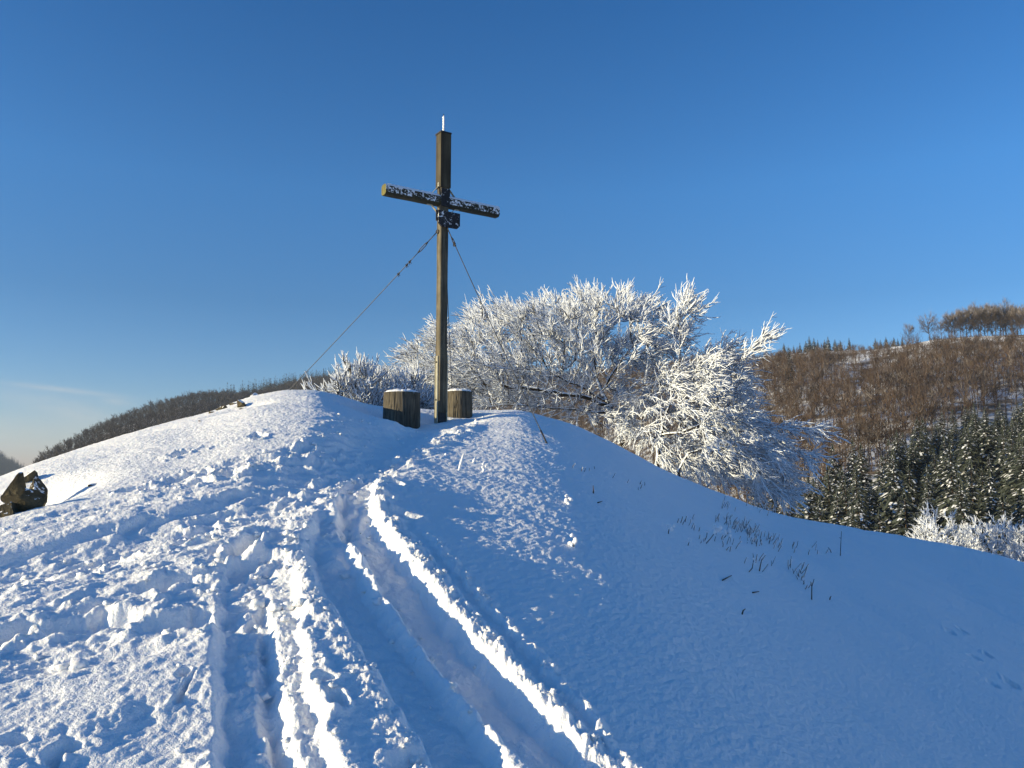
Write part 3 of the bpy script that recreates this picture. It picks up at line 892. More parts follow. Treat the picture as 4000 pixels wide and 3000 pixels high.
# ------------------------------------------------------------------ hills, woods
HILL = [  # photo column, photo row of the bare crest, its distance, knee distance, knee height
    (-2500, 2300, 700, 300, -90), (-900, 2150, 650, 300, -80), (-200, 1990, 640, 260, -70), (60, 1895, 640, 260, -60), (150, 1835, 650, 260, -50), (200, 1800, 660, 260, -48), (300, 1750, 680, 260, -45), (450, 1672, 720, 260, -42),
    (600, 1618, 760, 280, -38), (740, 1578, 800, 280, -35), (900, 1560, 880, 300, -30), (1200, 1496, 1050, 320, -26), (1450, 1470, 1100, 320, -24),
    (1800, 1476, 1000, 300, -22), (2200, 1470, 820, 280, -20), (2500, 1425, 660, 250, -14), (2800, 1400, 540, 230, -8), (2950, 1398, 500, 220, -4), (3100, 1382, 480, 215, -2),
    (3250, 1372, 470, 215, 0), (3430, 1362, 462, 215, 1), (3550, 1345, 455, 215, 2), (3650, 1326, 450, 220, 3), (3800, 1313, 445, 225, 3), (4000, 1306, 440, 230, 3),
    (4500, 1290, 430, 235, 4), (6500, 1290, 420, 240, 4)]
_ha = np.array([azs(a, b)[0] for a, b, *_ in HILL]); _hs = np.array([azs(a, b)[1] for a, b, *_ in HILL])
_hr, _kr, _kz = (np.array([h[i] for h in HILL], float) for i in (2, 3, 4))
_wrap = lambda v: _smooth(np.interp(TA, np.concatenate(([-math.pi], _ha, [math.pi])), np.concatenate(([v[0]], v, [v[0]]))), 0.5)
H_S, H_R, H_KR, H_KZ = _wrap(_hs), _wrap(_hr), _wrap(_kr), _wrap(_kz)


def hill(x, y):
    r = np.hypot(x, y); az = np.arctan2(x, y)
    s, rc, kr, kz = (np.interp(az, TA, t) for t in (H_S, H_R, H_KR, H_KZ))
    zc = s * rc; r0, z0 = 60.0, -30.0
    z1 = kz - 16
    t0 = np.clip((r - r0) / (140 - r0), 0, 1); za = z0 + (z1 - z0) * t0
    t1 = np.clip((r - 140) / (kr - 140), 0, 1); zb = z1 + (kz - z1) * sstep(0, 1, t1) ** 0.9
    t2 = np.clip((r - kr) / (rc - kr), 0, 1); zd = kz + (zc - kz) * (t2 * (1.12 - 0.12 * t2))
    z = np.where(r < 140, za, np.where(r < kr, zb, zd))
    dn = np.clip(r - rc, 0, None)
    z = np.where(r > rc, np.maximum(zc - 0.12 * dn, -160.0), z)
    amp = np.clip((r - 100) / 300, 0, 1)
    return z + amp * (1.6 * fbm(x / 60, y / 60, 201, 3) + 0.5 * perlin(x / 14, y / 14, 205)) * np.where(r > rc - 40, 0.35, 1)


def m_hillsnow():
    t = NT('hill_snow'); v = t.coord()
    k = t.ramp(t.math('ADD', t.noise(v, 0.09, 4, 0.65), t.math('MULTIPLY', t.noise(v, 0.9, 3, 0.6), 0.25)), [(0.58, (0.8, 0.81, 0.83)), (0.72, (0.16, 0.12, 0.085))])
    return t.base(k, 0.9, 0.1)


M_HILL = m_hillsnow()


def hills():
    ca = np.radians(np.concatenate((np.linspace(-180, -45, 60)[:-1], np.linspace(-45, 45, 420), np.linspace(45, 180, 60)[1:-1])))
    rr = np.concatenate((np.linspace(58, 200, 40)[:-1], np.linspace(200, 520, 110)[:-1], np.linspace(520, 1200, 90)[:-1], np.geomspace(1200, 3800, 14)))
    A, Rr = np.meshgrid(ca, rr); x, y = (Rr * np.sin(A)).ravel(), (Rr * np.cos(A)).ravel()
    V = np.stack((x, y, hill(x, y)), 1); nc, nr = len(ca), len(rr)
    i = np.arange(nr - 1)[:, None] * nc; j = np.arange(nc)[None, :]; j2 = (j + 1) % nc
    Q = np.stack((i + j, i + j2, i + nc + j2, i + nc + j), -1).reshape(-1, 4)[:, ::-1]
    tag(mesh_np('hills', V, Q, M_HILL), kind='structure')


hills()


def m_tree(name, c, var=0.4, scale=0.6, frost=0.0):
    t = NT(name); v = t.coord('Object')
    k = t.ramp(t.noise(v, scale, 3), [(0.3, tuple(x * (1 - var) for x in c)), (0.7, tuple(x * (1 + var) for x in c))])
    if frost:
        ge = t.n('ShaderNodeNewGeometry'); sp = t.n('ShaderNodeSeparateXYZ'); t.l(ge.outputs['Position'], sp.inputs[0])
        w = t.ramp(t.noise(v, 0.35, 3, 0.6), [(0.5, (0, 0, 0)), (0.8, (frost, frost, frost))])
        k = t.mix(w, k, (0.7, 0.7, 0.72))
    return t.base(k, 0.9, 0.1)


M_BROWN = m_tree('bare_wood', (0.074, 0.050, 0.035), 0.4, 0.05, 0.3)
M_BROWN2 = m_tree('bare_wood_far', (0.058, 0.048, 0.042), 0.3, 0.05, 0.25)
M_BARE = m_tree('bare_beech', (0.07, 0.055, 0.045), 0.3, 0.3)
M_TIPS = m_tree('rimed_tips', (0.27, 0.235, 0.21), 0.4, 0.3)
M_NEEDLE = m_tree('spruce_needles', (0.056, 0.066, 0.052), 0.6, 0.9)
M_SPSNOW = m_tree('snow_on_boughs', (0.78, 0.79, 0.8), 0.08, 0.5)
M_STEM = m_tree('spruce_stem', (0.07, 0.05, 0.035))


def bare_tree(H, g, spread=0.34, blades=90, w=0.11, lean=0.0, trunk0=0.022, limbs=11, base0=0.28):
    """a leafless tree: stem, limbs, fine twigs as narrow blades; returns wood (v, q) and twigs (v, q)"""
    k = 7; s = np.linspace(0, 1, k)
    T = np.stack((np.cumsum(g.normal(lean, 0.011, k)) * H, np.cumsum(g.normal(0, 0.011, k)) * H, s * H * 0.86), 1); T[0, :2] = 0
    parts = [prisms(T[None], (H * trunk0 * (1 - 0.82 * s))[None], 5)]
    ends = []
    for i in range(limbs):
        f = g.uniform(base0, 0.95); p = np.array([np.interp(f, s, T[:, a]) for a in range(3)]); az = g.uniform(0, 2 * math.pi)
        L = H * spread * g.uniform(0.65, 1.15) * (1.1 - 0.55 * f); up = g.uniform(0.55, 1.25)
        d = unit(np.array((math.cos(az), math.sin(az), up)))
        q = np.stack([p, p + d * L * 0.5, p + (d + np.array((0, 0, 0.35))) * L * 0.95])
        parts.append(prisms(q[None], np.array([[H * 0.008, H * 0.005, H * 0.0025]]), 3)); ends += [q[1], q[2], (q[1] + q[2]) / 2]
        for _ in range(3):
            b = q[1] + (q[2] - q[1]) * g.uniform(0, 1); dd = unit(d + g.normal(0, 0.6, 3)); e = b + dd * L * 0.5
            parts.append(prisms(np.stack([b, e])[None], np.array([[H * 0.0035, H * 0.0015]]), 3)); ends += [e, (b + e) / 2]
    E = np.array(ends + [T[-1]] * 4 + [T[-2]] * 2)
    i = g.integers(0, len(E), blades); b = E[i] + g.normal(0, H * 0.02, (blades, 3))
    c = T[-1] * np.array((1, 1, 0.55)); d = unit(unit(b - c) + g.normal(0, 0.45, (blades, 3)) + np.array((0, 0, 0.35)))
    L = H * g.uniform(0.07, 0.16, (blades, 1)); sd = unit(np.cross(d, g.normal(0, 1, (blades, 3)))) * w * 0.5
    V = np.stack((b - sd, b + sd, b + d * L + sd * 0.3, b + d * L - sd * 0.3), 1).reshape(-1, 3)
    return merge(parts), (V, np.arange(blades * 4).reshape(-1, 4))


def scatter(variants, P, S, A, g):
    """the variants (v, q) set down at points P, scaled S and turned A, as one pair of arrays"""
    out = []; pick = g.integers(0, len(variants), len(P)); off = 0; Vs, Qs = [], []
    for k, (v, q) in enumerate(variants):
        m = np.nonzero(pick == k)[0]
        if not len(m): continue
        c, s = np.cos(A[m]), np.sin(A[m])
        X = v[None, :, :] * S[m][:, None, None]
        W = np.stack((X[..., 0] * c[:, None] - X[..., 1] * s[:, None], X[..., 0] * s[:, None] + X[..., 1] * c[:, None], X[..., 2]), -1) + P[m][:, None, :]
        n = len(v); Vs.append(W.reshape(-1, 3)); Qs.append((q[None] + (np.arange(len(m)) * n)[:, None, None]).reshape(-1, 4) + off); off += n * len(m)
    return np.concatenate(Vs), np.concatenate(Qs)


gF = np.random.default_rng(40)


def hill_points(px0, px1, r0, r1, spacing, keep=None):
    """jittered points over a stretch of hillside: columns px0..px1, distances r0..r1 (numbers or functions of azimuth)"""
    a0, a1 = azs(px0, 1600)[0], azs(px1, 1600)[0]; R1 = 1250
    X, Y = np.meshgrid(np.arange(-900, 900, spacing), np.arange(100, R1, spacing))
    x = X.ravel() + gF.uniform(-.5, .5, X.size) * spacing; y = Y.ravel() + gF.uniform(-.5, .5, X.size) * spacing
    r, az = np.hypot(x, y), np.arctan2(x, y)
    m = (az > a0) & (az < a1) & (r > (r0(az) if callable(r0) else r0)) & (r < (r1(az) if callable(r1) else r1))
    x, y = x[m], y[m]
    if keep is not None:
        k = keep(x, y); x, y = x[k], y[k]
    return np.stack((x, y, hill(x, y) - 0.3), 1)


def pxy(P):
    """photo pixel of world points"""
    d = P[:, 1] * CP + P[:, 2] * SP; v = P[:, 2] * CP - P[:, 1] * SP
    return 2000 + F * P[:, 0] / d, 1500 - F * v / d


SPR_TOP = lambda az: np.interp(az, [azs(a, 1700)[0] for a in (2500, 3100, 3480, 3560, 3700, 3850, 4000, 4400)], [150, 160, 175, 195, 222, 245, 258, 270])
CREST_R = lambda az: np.interp(az, TA, H_R)
KNEE_R = lambda az: np.interp(az, TA, H_KR)


def clearing(x, y):
    P = np.stack((x, y, hill(x, y)), 1); px, py = pxy(P)
    e = lambda cx, cy, a, b, t=0.0: (((px - cx) * math.cos(t) + (py - cy) * math.sin(t)) / a) ** 2 + ((-(px - cx) * math.sin(t) + (py - cy) * math.cos(t)) / b) ** 2 < 1
    bare = e(3190, 1400, 115, 36, -0.06) | e(3650, 1372, 190, 46, -0.30) | e(3450, 1425, 140, 28, -0.35)
    thin = e(3390, 1480, 190, 60, -0.4)
    return ~bare & ~((px > 3480) & (np.hypot(x, y) > CREST_R(np.arctan2(x, y)) - 62 + 22 * perlin(x / 20, y / 20, 66))) & ~(thin & (gF.random(len(x)) < 0.6)) & ~((perlin(x / 38, y / 38, 77) > 0.34) & (gF.random(len(x)) < 0.6))


VB = [bare_tree(1.0, np.random.default_rng(50 + i), 0.30, 120, 0.0065, 0, 0.011, 9, 0.42) for i in range(7)]
P = np.concatenate((hill_points(2990, 4350, lambda a: SPR_TOP(a) + 4, lambda a: CREST_R(a) - 3, 4.3, clearing), hill_points(1500, 2990, 120, lambda a: CREST_R(a) - 3, 5.2, clearing)))
W = [merge([a, b]) for a, b in VB]
taper = np.clip((CREST_R(np.arctan2(P[:, 0], P[:, 1])) - np.hypot(P[:, 0], P[:, 1])) / 110, 0.22, 1)
V, Q = scatter(W, P, gF.uniform(9.5, 15.5, len(P)) * taper, gF.uniform(0, 6.28, len(P)), gF)
tag(mesh_np('bare_woodland', V, Q, M_BROWN, smooth=False), 'brown leafless woodland covering the snowy hillside on the right', 'woodland', None, 'stuff')
# undergrowth: low bushes fill the gaps between the stems
VU = [bare_tree(1.0, np.random.default_rng(90 + i), 0.6, 60, 0.03, 0, 0.012, 5, 0.1)[1] for i in range(4)]
P2 = hill_points(2380, 4350, lambda a: np.maximum(KNEE_R(a) - 4, SPR_TOP(a) + 2), lambda a: CREST_R(a) - 2, 6.5, clearing)
V, Q = scatter(VU, P2, gF.uniform(2.0, 5.0, len(P2)), gF.uniform(0, 6.28, len(P2)), gF)
tag(mesh_np('brushwood', V, Q, M_BROWN, smooth=False), 'reddish brushwood between the bare trees on the right hillside', 'brushwood', None, 'stuff')

P = hill_points(150, 2000, lambda a: np.maximum(KNEE_R(a), CREST_R(a) - 300), lambda a: CREST_R(a) + 10 - 75 * sstep(azs(860, 1500)[0], azs(980, 1500)[0], a), 4.8)
V, Q = scatter([merge([a, (b[0], b[1])]) for a, b in (bare_tree(1.0, np.random.default_rng(70 + i), 0.32, 70, 0.016, 0, 0.012, 8, 0.4) for i in range(6))], P, gF.uniform(9.0, 12.5, len(P)), gF.uniform(0, 6.28, len(P)), gF)
tag(mesh_np('ridge_woodland', V, Q, M_BROWN2, smooth=False), 'grey-brown leafless woodland on the far ridge behind the snow mound', 'woodland', None, 'stuff')


# ---- spruces
def spruce_mesh(H, g, rad, whorls, per, snow, jag=1.0):
    """crown of a snow-laden spruce: drooping boughs built from ragged sprays, snow pads lying on them"""
    V, M = [], []
    for w in range(whorls):
        f = (w + 0.5) / whorls; z = H * (0.06 + 0.93 * f); Lr = rad * (1 - f) ** 0.72 + 0.10 * rad * 0.4
        for k in range(per):
            az = g.uniform(0, 2 * math.pi); L = Lr * g.uniform(0.6, 1.15); zz = z + g.normal(0, H * 0.012)
            dx, dy = math.cos(az), math.sin(az); droop = g.uniform(0.18, 0.55); up = 0.12
            def at_(t, o=0.0, dz=0.0):
                return (dx * L * t - dy * o, dy * L * t + dx * o, zz + L * (up * t - droop * t * t) + dz)
            for q in range(5):
                t0 = g.uniform(0.1, 0.8); t1 = min(1.08, t0 + g.uniform(0.2, 0.4)); o0 = g.normal(0, 0.10 * L); o1 = o0 + g.normal(0, 0.2 * L); wd = L * g.uniform(0.05, 0.13) * jag
                V += [at_(t0, o0 - wd * .5), at_(t0, o0 + wd, -0.04 * L), at_(t1, o1 + wd * .4, -g.uniform(.03, .16) * L), at_(t1, o1 - wd * .4, -g.uniform(0, .1) * L)]; M.append(0)
            if g.random() < snow:
                for q in range(2 if g.random() < 0.5 else 1):
                    t0 = g.uniform(0.25, 0.75); t1 = min(1.05, t0 + g.uniform(0.15, 0.35)); o = g.normal(0, 0.09 * L); wd = L * g.uniform(0.05, 0.12)
                    V += [at_(t0, o - wd, .02 * L), at_(t1, o - wd * .7, .02 * L), at_(t1, o + wd * .7, .02 * L), at_(t0, o + wd, .02 * L)]; M.append(1)
    V.extend([(-.02 * H, 0, H * .93), (.02 * H, 0, H * .93), (.002 * H, 0, H * 1.02), (-.002 * H, 0, H * 1.02), (0, -.02 * H, H * .93), (0, .02 * H, H * .93), (0, .002 * H, H * 1.02), (0, -.002 * H, H * 1.02)]); M += [0, 0]
    return np.array(V), np.arange(len(V)).reshape(-1, 4), np.array(M)


SPR_ME = []
for i, (rad, sn) in enumerate([(5.2, 0.75), (4.6, 0.9), (5.6, 0.7), (5.0, 1.0), (4.2, 0.65)]):
    g = np.random.default_rng(110 + i)
    v, q, mi = spruce_mesh(20.0, g, rad, 38, 10, sn)
    oc = mesh_np('crown', v, q, [M_NEEDLE, M_SPSNOW], None, False, None, mi)
    tv, tq = prisms(np.array([[(0, 0, -1.0), (0, 0, 8), (0.05, 0, 19.0)]]), np.array([[0.26, 0.17, 0.03]]), 7)
    ot = mesh_np('trunk', tv, tq, M_STEM, None, False)
    SPR_ME.append((oc, ot))
USED = set()


def put_spruce(p, sc, k, label, group, rz):
    oc, ot = SPR_ME[k]
    r = empty('spruce_tree', tuple(p), rz); r.scale = (sc, sc, sc * gF.uniform(0.92, 1.1)); tag(r, label, 'tree', group)
    for src in (oc, ot):
        if k in USED:
            c = src.copy(); COL.objects.link(c)
        else:
            c = src
        c.parent = r
    USED.add(k)
    return r


def spruces():
    # plantation on the lower hillside to the right
    top = SPR_TOP
    P = hill_points(2860, 4180, 108, top, 5.4)
    px, py = pxy(P + np.array((0, 0, 19.0)))
    ks = gF.integers(0, 5, len(P)); names = ['broad dark spruce', 'spruce dusted white', 'wide spruce with hanging boughs', 'spruce heavy with snow', 'slim dark-green spruce']
    order = np.argsort(np.hypot(P[:, 0], P[:, 1]))[:298]
    R0 = np.hypot(P[:, 0], P[:, 1])
    for j in order:
        k = int(ks[j])
        where = 'in the front of the plantation below the brown hillside' if R0[j] < 150 else ('in the middle of the plantation above the frosted shrubs' if R0[j] < 200 else 'in the upper rows of the plantation under the bare woodland')
        put_spruce(P[j], gF.uniform(0.50, 0.88) * (1.0 - 0.38 * float(sstep(150, 250, R0[j]))), k, '%s %s' % (names[k], where), 'spruces: %s, %s' % (names[k], where), gF.uniform(0, 6.28))
    # the one standing alone among the bare trees
    p = at(3087, 1592, 330); p[2] = float(hill(np.array([p[0]]), np.array([p[1]]))[0]) - 0.5
    put_spruce(p, 0.78, 1, 'lone snow-dusted spruce among the bare brown trees', None, 1.0)
    # row on the skyline of the right hill
    sky = [(3062, 1345), (3085, 1358), (3100, 1352), (3125, 1345), (3148, 1330), (3162, 1322), (3180, 1325), (3195, 1330), (3222, 1322), (3235, 1318), (3262, 1325), (3283, 1330),
           (3318, 1318), (3420, 1322), (3440, 1330), (3462, 1318), (3493, 1315), (3508, 1318), (3525, 1325)]
    for i, (a, b) in enumerate(sky):
        az, _ = azs(a, 1360); rc = float(CREST_R(az)) + gF.uniform(4, 12); x, y = rc * math.sin(az), rc * math.cos(az); z = float(hill(np.array([x]), np.array([y]))[0]) - 0.5
        hh = at(a, b, y)[2] - z
        put_spruce((x, y, z), max(0.3, hh / 20), (i * 2) % 5, 'small snowy conifer in the row on the right hill crest', 'conifers in a row on the right hill crest', gF.uniform(0, 6.28))


spruces()


def far_spruces():
    """conifers along the far ridge: counted ones on the skyline"""
    me = []
    for i in range(3):
        v, q, mi = spruce_mesh(20.0, np.random.default_rng(150 + i), 3.3, 14, 6, 0.55, 2.2)
        me.append((v, q, mi))
    pts = []
    for px in np.arange(860, 1500, 7.5):
        a = px + gF.normal(0, 2.5); az = azs(a, 1500)[0]; rc = float(CREST_R(az)) + gF.uniform(-30, 8)
        if px < 960 and gF.random() < 0.5: continue
        pts.append((rc * math.sin(az), rc * math.cos(az), az))
    proto = [None] * 3
    for i, (x, y, az) in enumerate(pts):
        k = i % 3; z = float(hill(np.array([x]), np.array([y]))[0]) - 1
        if proto[k] is None:
            o = mesh_np('ridge_spruce', me[k][0], me[k][1], [M_NEEDLE, M_SPSNOW], None, False, None, me[k][2]); proto[k] = o
        else:
            o = proto[k].copy(); COL.objects.link(o)
        s = gF.uniform(0.6, 1.0); o.location = (x, y, z); o.scale = (s * 1.1, s * 1.1, s); o.rotation_euler = (0, 0, gF.uniform(0, 6.28))
        tag(o, 'tiny conifer on the skyline of the far ridge beyond the mound', 'tree', 'conifers on the far ridge')
    # the rest of that wood, below the skyline
    P = hill_points(860, 1480, lambda a: CREST_R(a) - 120, lambda a: CREST_R(a) - 5, 7.5)
    P = P[gF.random(len(P)) < np.clip(0.15 + 0.8 * sstep(860, 1050, pxy(P)[0]), 0, 1)]
    V, Q, M = [], [], []; pick = gF.integers(0, 3, len(P)); off = 0
    for k in range(3):
        m = np.nonzero(pick == k)[0]; v, q = scatter([me[k][:2]], P[m], gF.uniform(0.55, 0.95, len(m)), gF.uniform(0, 6.28, len(m)), gF)
        V.append(v); Q.append(q + off); off += len(v); M.append(np.tile(me[k][2], len(m)))
    tag(mesh_np('ridge_conifer_wood', np.concatenate(V), np.concatenate(Q), [M_NEEDLE, M_SPSNOW], None, False, None, np.concatenate(M)), 'snowy conifer wood on the upper slope of the far ridge', 'woodland', None, 'stuff')
    return me


ME_FAR = far_spruces()


def skyline_beeches():
    spec = [(3553, 1268, 1345, 'small bare beech standing alone at the left end of the hilltop row'), (3632, 1234, 1340, 'wide bare beech with two stems, second from the left on the hilltop'),
            (3676, 1252, 1338, 'narrow bare beech right of the two-stemmed one on the hilltop')]
    for i, px in enumerate(np.linspace(3705, 4060, 26)):
        spec.append((px + gF.normal(0, 3), 1234 - 36 * min(1.0, (px - 3700) / 110) + gF.normal(0, 5), 1328 - 14 * min(1, (px - 3700) / 300), None))
    protos = []
    for i in range(6):
        g = np.random.default_rng(170 + i)
        a, b = bare_tree(15.0, g, 0.42 if i < 2 else 0.36, 900, 0.085, 0, 0.016, 26, 0.2 if i < 2 else 0.22)
        top = b[0][:, 2].reshape(-1, 4).mean(1); wtop = (top > 12.0) & (g.random(len(top)) < 0.5)
        protos.append([mesh_np('trunk', a[0], a[1], M_BARE, None, False), mesh_np('crown', b[0], b[1], [M_BARE, M_TIPS], None, False, None, wtop.astype(int))])
    used = set()
    for i, (px, pt, pb, lab) in enumerate(spec):
        k = 2 + i % 4 if i > 2 else (0, 1, 3)[i]
        az = azs(px, 1300)[0]; rc = float(CREST_R(az)) + (gF.uniform(-4, 12) if lab is None else -2); x, y = rc * math.sin(az), rc * math.cos(az); z = float(hill(np.array([x]), np.array([y]))[0]) - 0.3
        hh = max(6.0, at(px, pt, y)[2] - z)
        r = empty('bare_beech', (x, y, z), gF.uniform(0, 6.28)); s = hh / 15.6; r.scale = (s * (1.15 if i == 1 else 0.95), s * (1.15 if i == 1 else 0.95), s)
        tag(r, lab or 'bare beech in the dense row along the top of the right hill', 'tree', None if lab else 'bare beeches in the dense hilltop row')
        for src in protos[k]:
            c = src if k not in used else src.copy()
            if k in used: COL.objects.link(c)
            c.parent = r
        used.add(k)
    for k in range(6):
        if k not in used:
            for o in protos[k]: bpy.data.objects.remove(o)


skyline_beeches()


def distant_hill():
    ctl = [(-1800, 1500), (-600, 1640), (-250, 1700), (0, 1788), (60, 1822), (130, 1862), (200, 1895), (400, 1960)]
    az = np.array([azs(a, b)[0] for a, b in ctl]); sl = np.array([azs(a, b)[1] for a, b in ctl]); D = 2600.0
    ca = np.linspace(az[0], az[-1], 160); rr = np.linspace(D - 900, D + 500, 40)
    A, Rr = np.meshgrid(ca, rr); zc = np.interp(A, az, sl) * D; t = (Rr - D) / 900
    hz = lambda A_, R2: np.interp(A_, az, sl) * D * np.where(R2 < D, 1, 1) + np.where(R2 < D, (R2 - D) * 0.16, -(R2 - D) * 0.2)
    Z = hz(A, Rr); V = np.stack((Rr * np.sin(A), Rr * np.cos(A), Z), -1).reshape(-1, 3); nc = len(ca)
    i = np.arange(39)[:, None] * nc; j = np.arange(nc - 1)[None, :]
    Q = np.stack((i + j, i + j + 1, i + nc + j + 1, i + nc + j), -1).reshape(-1, 4)[:, ::-1]
    tag(mesh_np('distant_hill', V, Q, M_HILL), kind='structure')
    n = 5200; a = gF.uniform(azs(-250, 1800)[0], azs(260, 1800)[0], n); r = gF.uniform(D - 420, D + 10, n)
    P = np.stack((r * np.sin(a), r * np.cos(a), hz(a, r) - 1), 1)
    v, q = scatter([m[:2] for m in ME_FAR], P, gF.uniform(0.7, 1.25, n), gF.uniform(0, 6.28, n), gF)
    tag(mesh_np('distant_conifer_wood', v, q, m_tree('far_needles', (0.03, 0.038, 0.03), 0.3, 0.1), None, False), 'hazy blue conifer wood on the small distant hill', 'woodland', None, 'stuff')


distant_hill()
# ------------------------------------------------------------------ rocks, stalks, grass, clods
def ico(sub):
    t = (1 + 5 ** 0.5) / 2
    V = [(-1, t, 0), (1, t, 0), (-1, -t, 0), (1, -t, 0), (0, -1, t), (0, 1, t), (0, -1, -t), (0, 1, -t), (t, 0, -1), (t, 0, 1), (-t, 0, -1), (-t, 0, 1)]
    Fc = [(0, 11, 5), (0, 5, 1), (0, 1, 7), (0, 7, 10), (0, 10, 11), (1, 5, 9), (5, 11, 4), (11, 10, 2), (10, 7, 6), (7, 1, 8), (3, 9, 4), (3, 4, 2), (3, 2, 6), (3, 6, 8), (3, 8, 9), (4, 9, 5), (2, 4, 11), (6, 2, 10), (8, 6, 7), (9, 8, 1)]
    V = [np.array(v) / np.linalg.norm(v) for v in V]
    for _ in range(sub):
        mid, nf = {}, []
        def m(a, b):
            k = (min(a, b), max(a, b))
            if k not in mid:
                c = V[a] + V[b]; V.append(c / np.linalg.norm(c)); mid[k] = len(V) - 1
            return mid[k]
        for a, b, c in Fc:
            x, y, z = m(a, b), m(b, c), m(c, a); nf += [(a, x, z), (b, y, x), (c, z, y), (x, y, z)]
        Fc = nf
    return np.array(V), np.array(Fc)


ICO3, ICO1 = ico(3), ico(1)


def m_rock():
    t = NT('basalt'); v = t.coord(); n = t.noise(v, 7, 5, 0.65); n2 = t.noise(v, 26, 4, 0.6)
    c = t.ramp(n, [(0.3, (0.03, 0.026, 0.019)), (0.55, (0.085, 0.07, 0.042)), (0.75, (0.14, 0.115, 0.065))])
    ge = t.n('ShaderNodeNewGeometry'); sp = t.n('ShaderNodeSeparateXYZ'); t.l(ge.outputs['Normal'], sp.inputs[0])
    k = t.ramp(t.math('ADD', t.math('MULTIPLY', sp.outputs[2], 0.5), t.math('MULTIPLY', n2, 0.6)), [(0.60, (0, 0, 0)), (0.65, (1, 1, 1))])
    c = t.mix(k, c, (0.88, 0.885, 0.89))
    t.bump(n2, 0.02, 0.8)
    return t.base(c, 0.9, 0.2)


M_ROCK = m_rock()
gR = np.random.default_rng(80)


def rock(label, px, py, w, hgt, deep=None, turn=0.0, group='rocks breaking through the snow'):
    X, Y = hit(px, py)
    if deep: Y += deep; X = at(px, py, Y)[0]
    d = math.hypot(X, Y); g = gR
    V, Fc = ICO3; V = V.copy()
    for _ in range(13):                                     # facets: cut the ball with planes
        n = unit(g.normal(0, 1, 3)); c = g.uniform(0.30, 0.75); s = V @ n; over = s > c; V[over] -= np.outer(s[over] - c, n)
    V *= (1 + 0.05 * perlin(V[:, 0] * 4 + px, V[:, 1] * 4 + V[:, 2] * 3, 3))[:, None]
    sx, sz = w / F * d * 0.62, hgt / F * d * 0.62
    V = V * np.array((sx, (sx + sz) * 0.55, sz))
    c, s = math.cos(turn), math.sin(turn); V = np.stack((V[:, 0] * c - V[:, 2] * s, V[:, 1], V[:, 0] * s + V[:, 2] * c), 1)
    zc = at(px, py, Y)[2] if deep else gz(X, Y) - sz * 0.1
    o = mesh_np('rock', V, Fc, M_ROCK, None, False, (X, Y, zc))
    return tag(o, label, 'rock', group)


for args in (('long tilted dark rock, topmost of the outcrop at the left border', 118, 1870, 92, 52, 0.14, 0.75), ('brown squarish rock in the middle of the left outcrop', 80, 1925, 90, 110, 0.08),
             ('rock on the uphill right side of the left outcrop', 158, 1928, 74, 104, 0.08), ('broad dark rock at the foot of the left outcrop', 95, 1982, 130, 100, 0.05, 0.5),
             ('lowest rock of the left outcrop, touching the picture border', 10, 2018, 90, 90, 0.08), ('small rock wedged between the bigger ones of the left outcrop', 122, 1945, 60, 80, 0.1),
             ('low flat rock tip in the bright snow right of the outcrop', 365, 1866, 42, 15, None, 0.3),
             ('highest rock of the pile on the mound crest', 982, 1552, 52, 30, None, 0.5), ('yellowish block in the rock pile on the mound crest', 912, 1576, 40, 28),
             ('dark slab leaning in the rock pile on the mound crest', 942, 1580, 44, 46, None, 0.8), ('flat rock at the front of the crest pile, in bright snow', 962, 1596, 50, 16, None, -0.1),
             ('left rock of the pile on the mound crest', 872, 1594, 50, 28, None, 0.3), ('single rock lower down the crest, left of the pile', 826, 1614, 34, 20), ('tiny rock tip showing on the crest far left of the pile', 782, 1652, 20, 9)):
    rock(*args)

M_STALK = m_plain('dry_stalk', (0.085, 0.066, 0.045), 0.9)
M_RIME = m_plain('rime', (0.9, 0.9, 0.91), 0.8, 0.0, 0.03, 60)


def stalk(label, b, h, size, n, frosted_stem=False):
    X, Y = hit(*b); z = gz(X, Y); p = np.array((X, Y, z - 0.02)); q = at(h[0], h[1], Y)
    root = empty('frosted_stalk', (X, Y, z)); o = np.array((X, Y, z)); tag(root, label, 'plant stalk', 'frosted stalks sticking out of the snow')
    m = MB(); mid = (p + q) / 2 + gR.normal(0, 0.01, 3); m.tube([p - o, mid - o, q - o], [0.005, 0.004, 0.003] if not frosted_stem else [0.010, 0.015, 0.009], 6); m.build('stem', M_RIME if frosted_stem else M_STALK, root, True)
    if n:
        V, Fc = ICO1; parts = []
        for i in range(n):
            c = (q - o) + gR.normal(0, 1, 3) * size * np.array((0.55, 0.4, 0.6)); r = size * gR.uniform(0.25, 0.5)
            W = V * r * np.array((1, 1, gR.uniform(0.8, 1.5))) * (1 + 0.2 * gR.normal(0, 1, (len(V), 1)) * 0.5) + c
            parts.append((W, Fc))
        mesh_np('frost_head', *merge(parts), M_RIME, root)
    return root


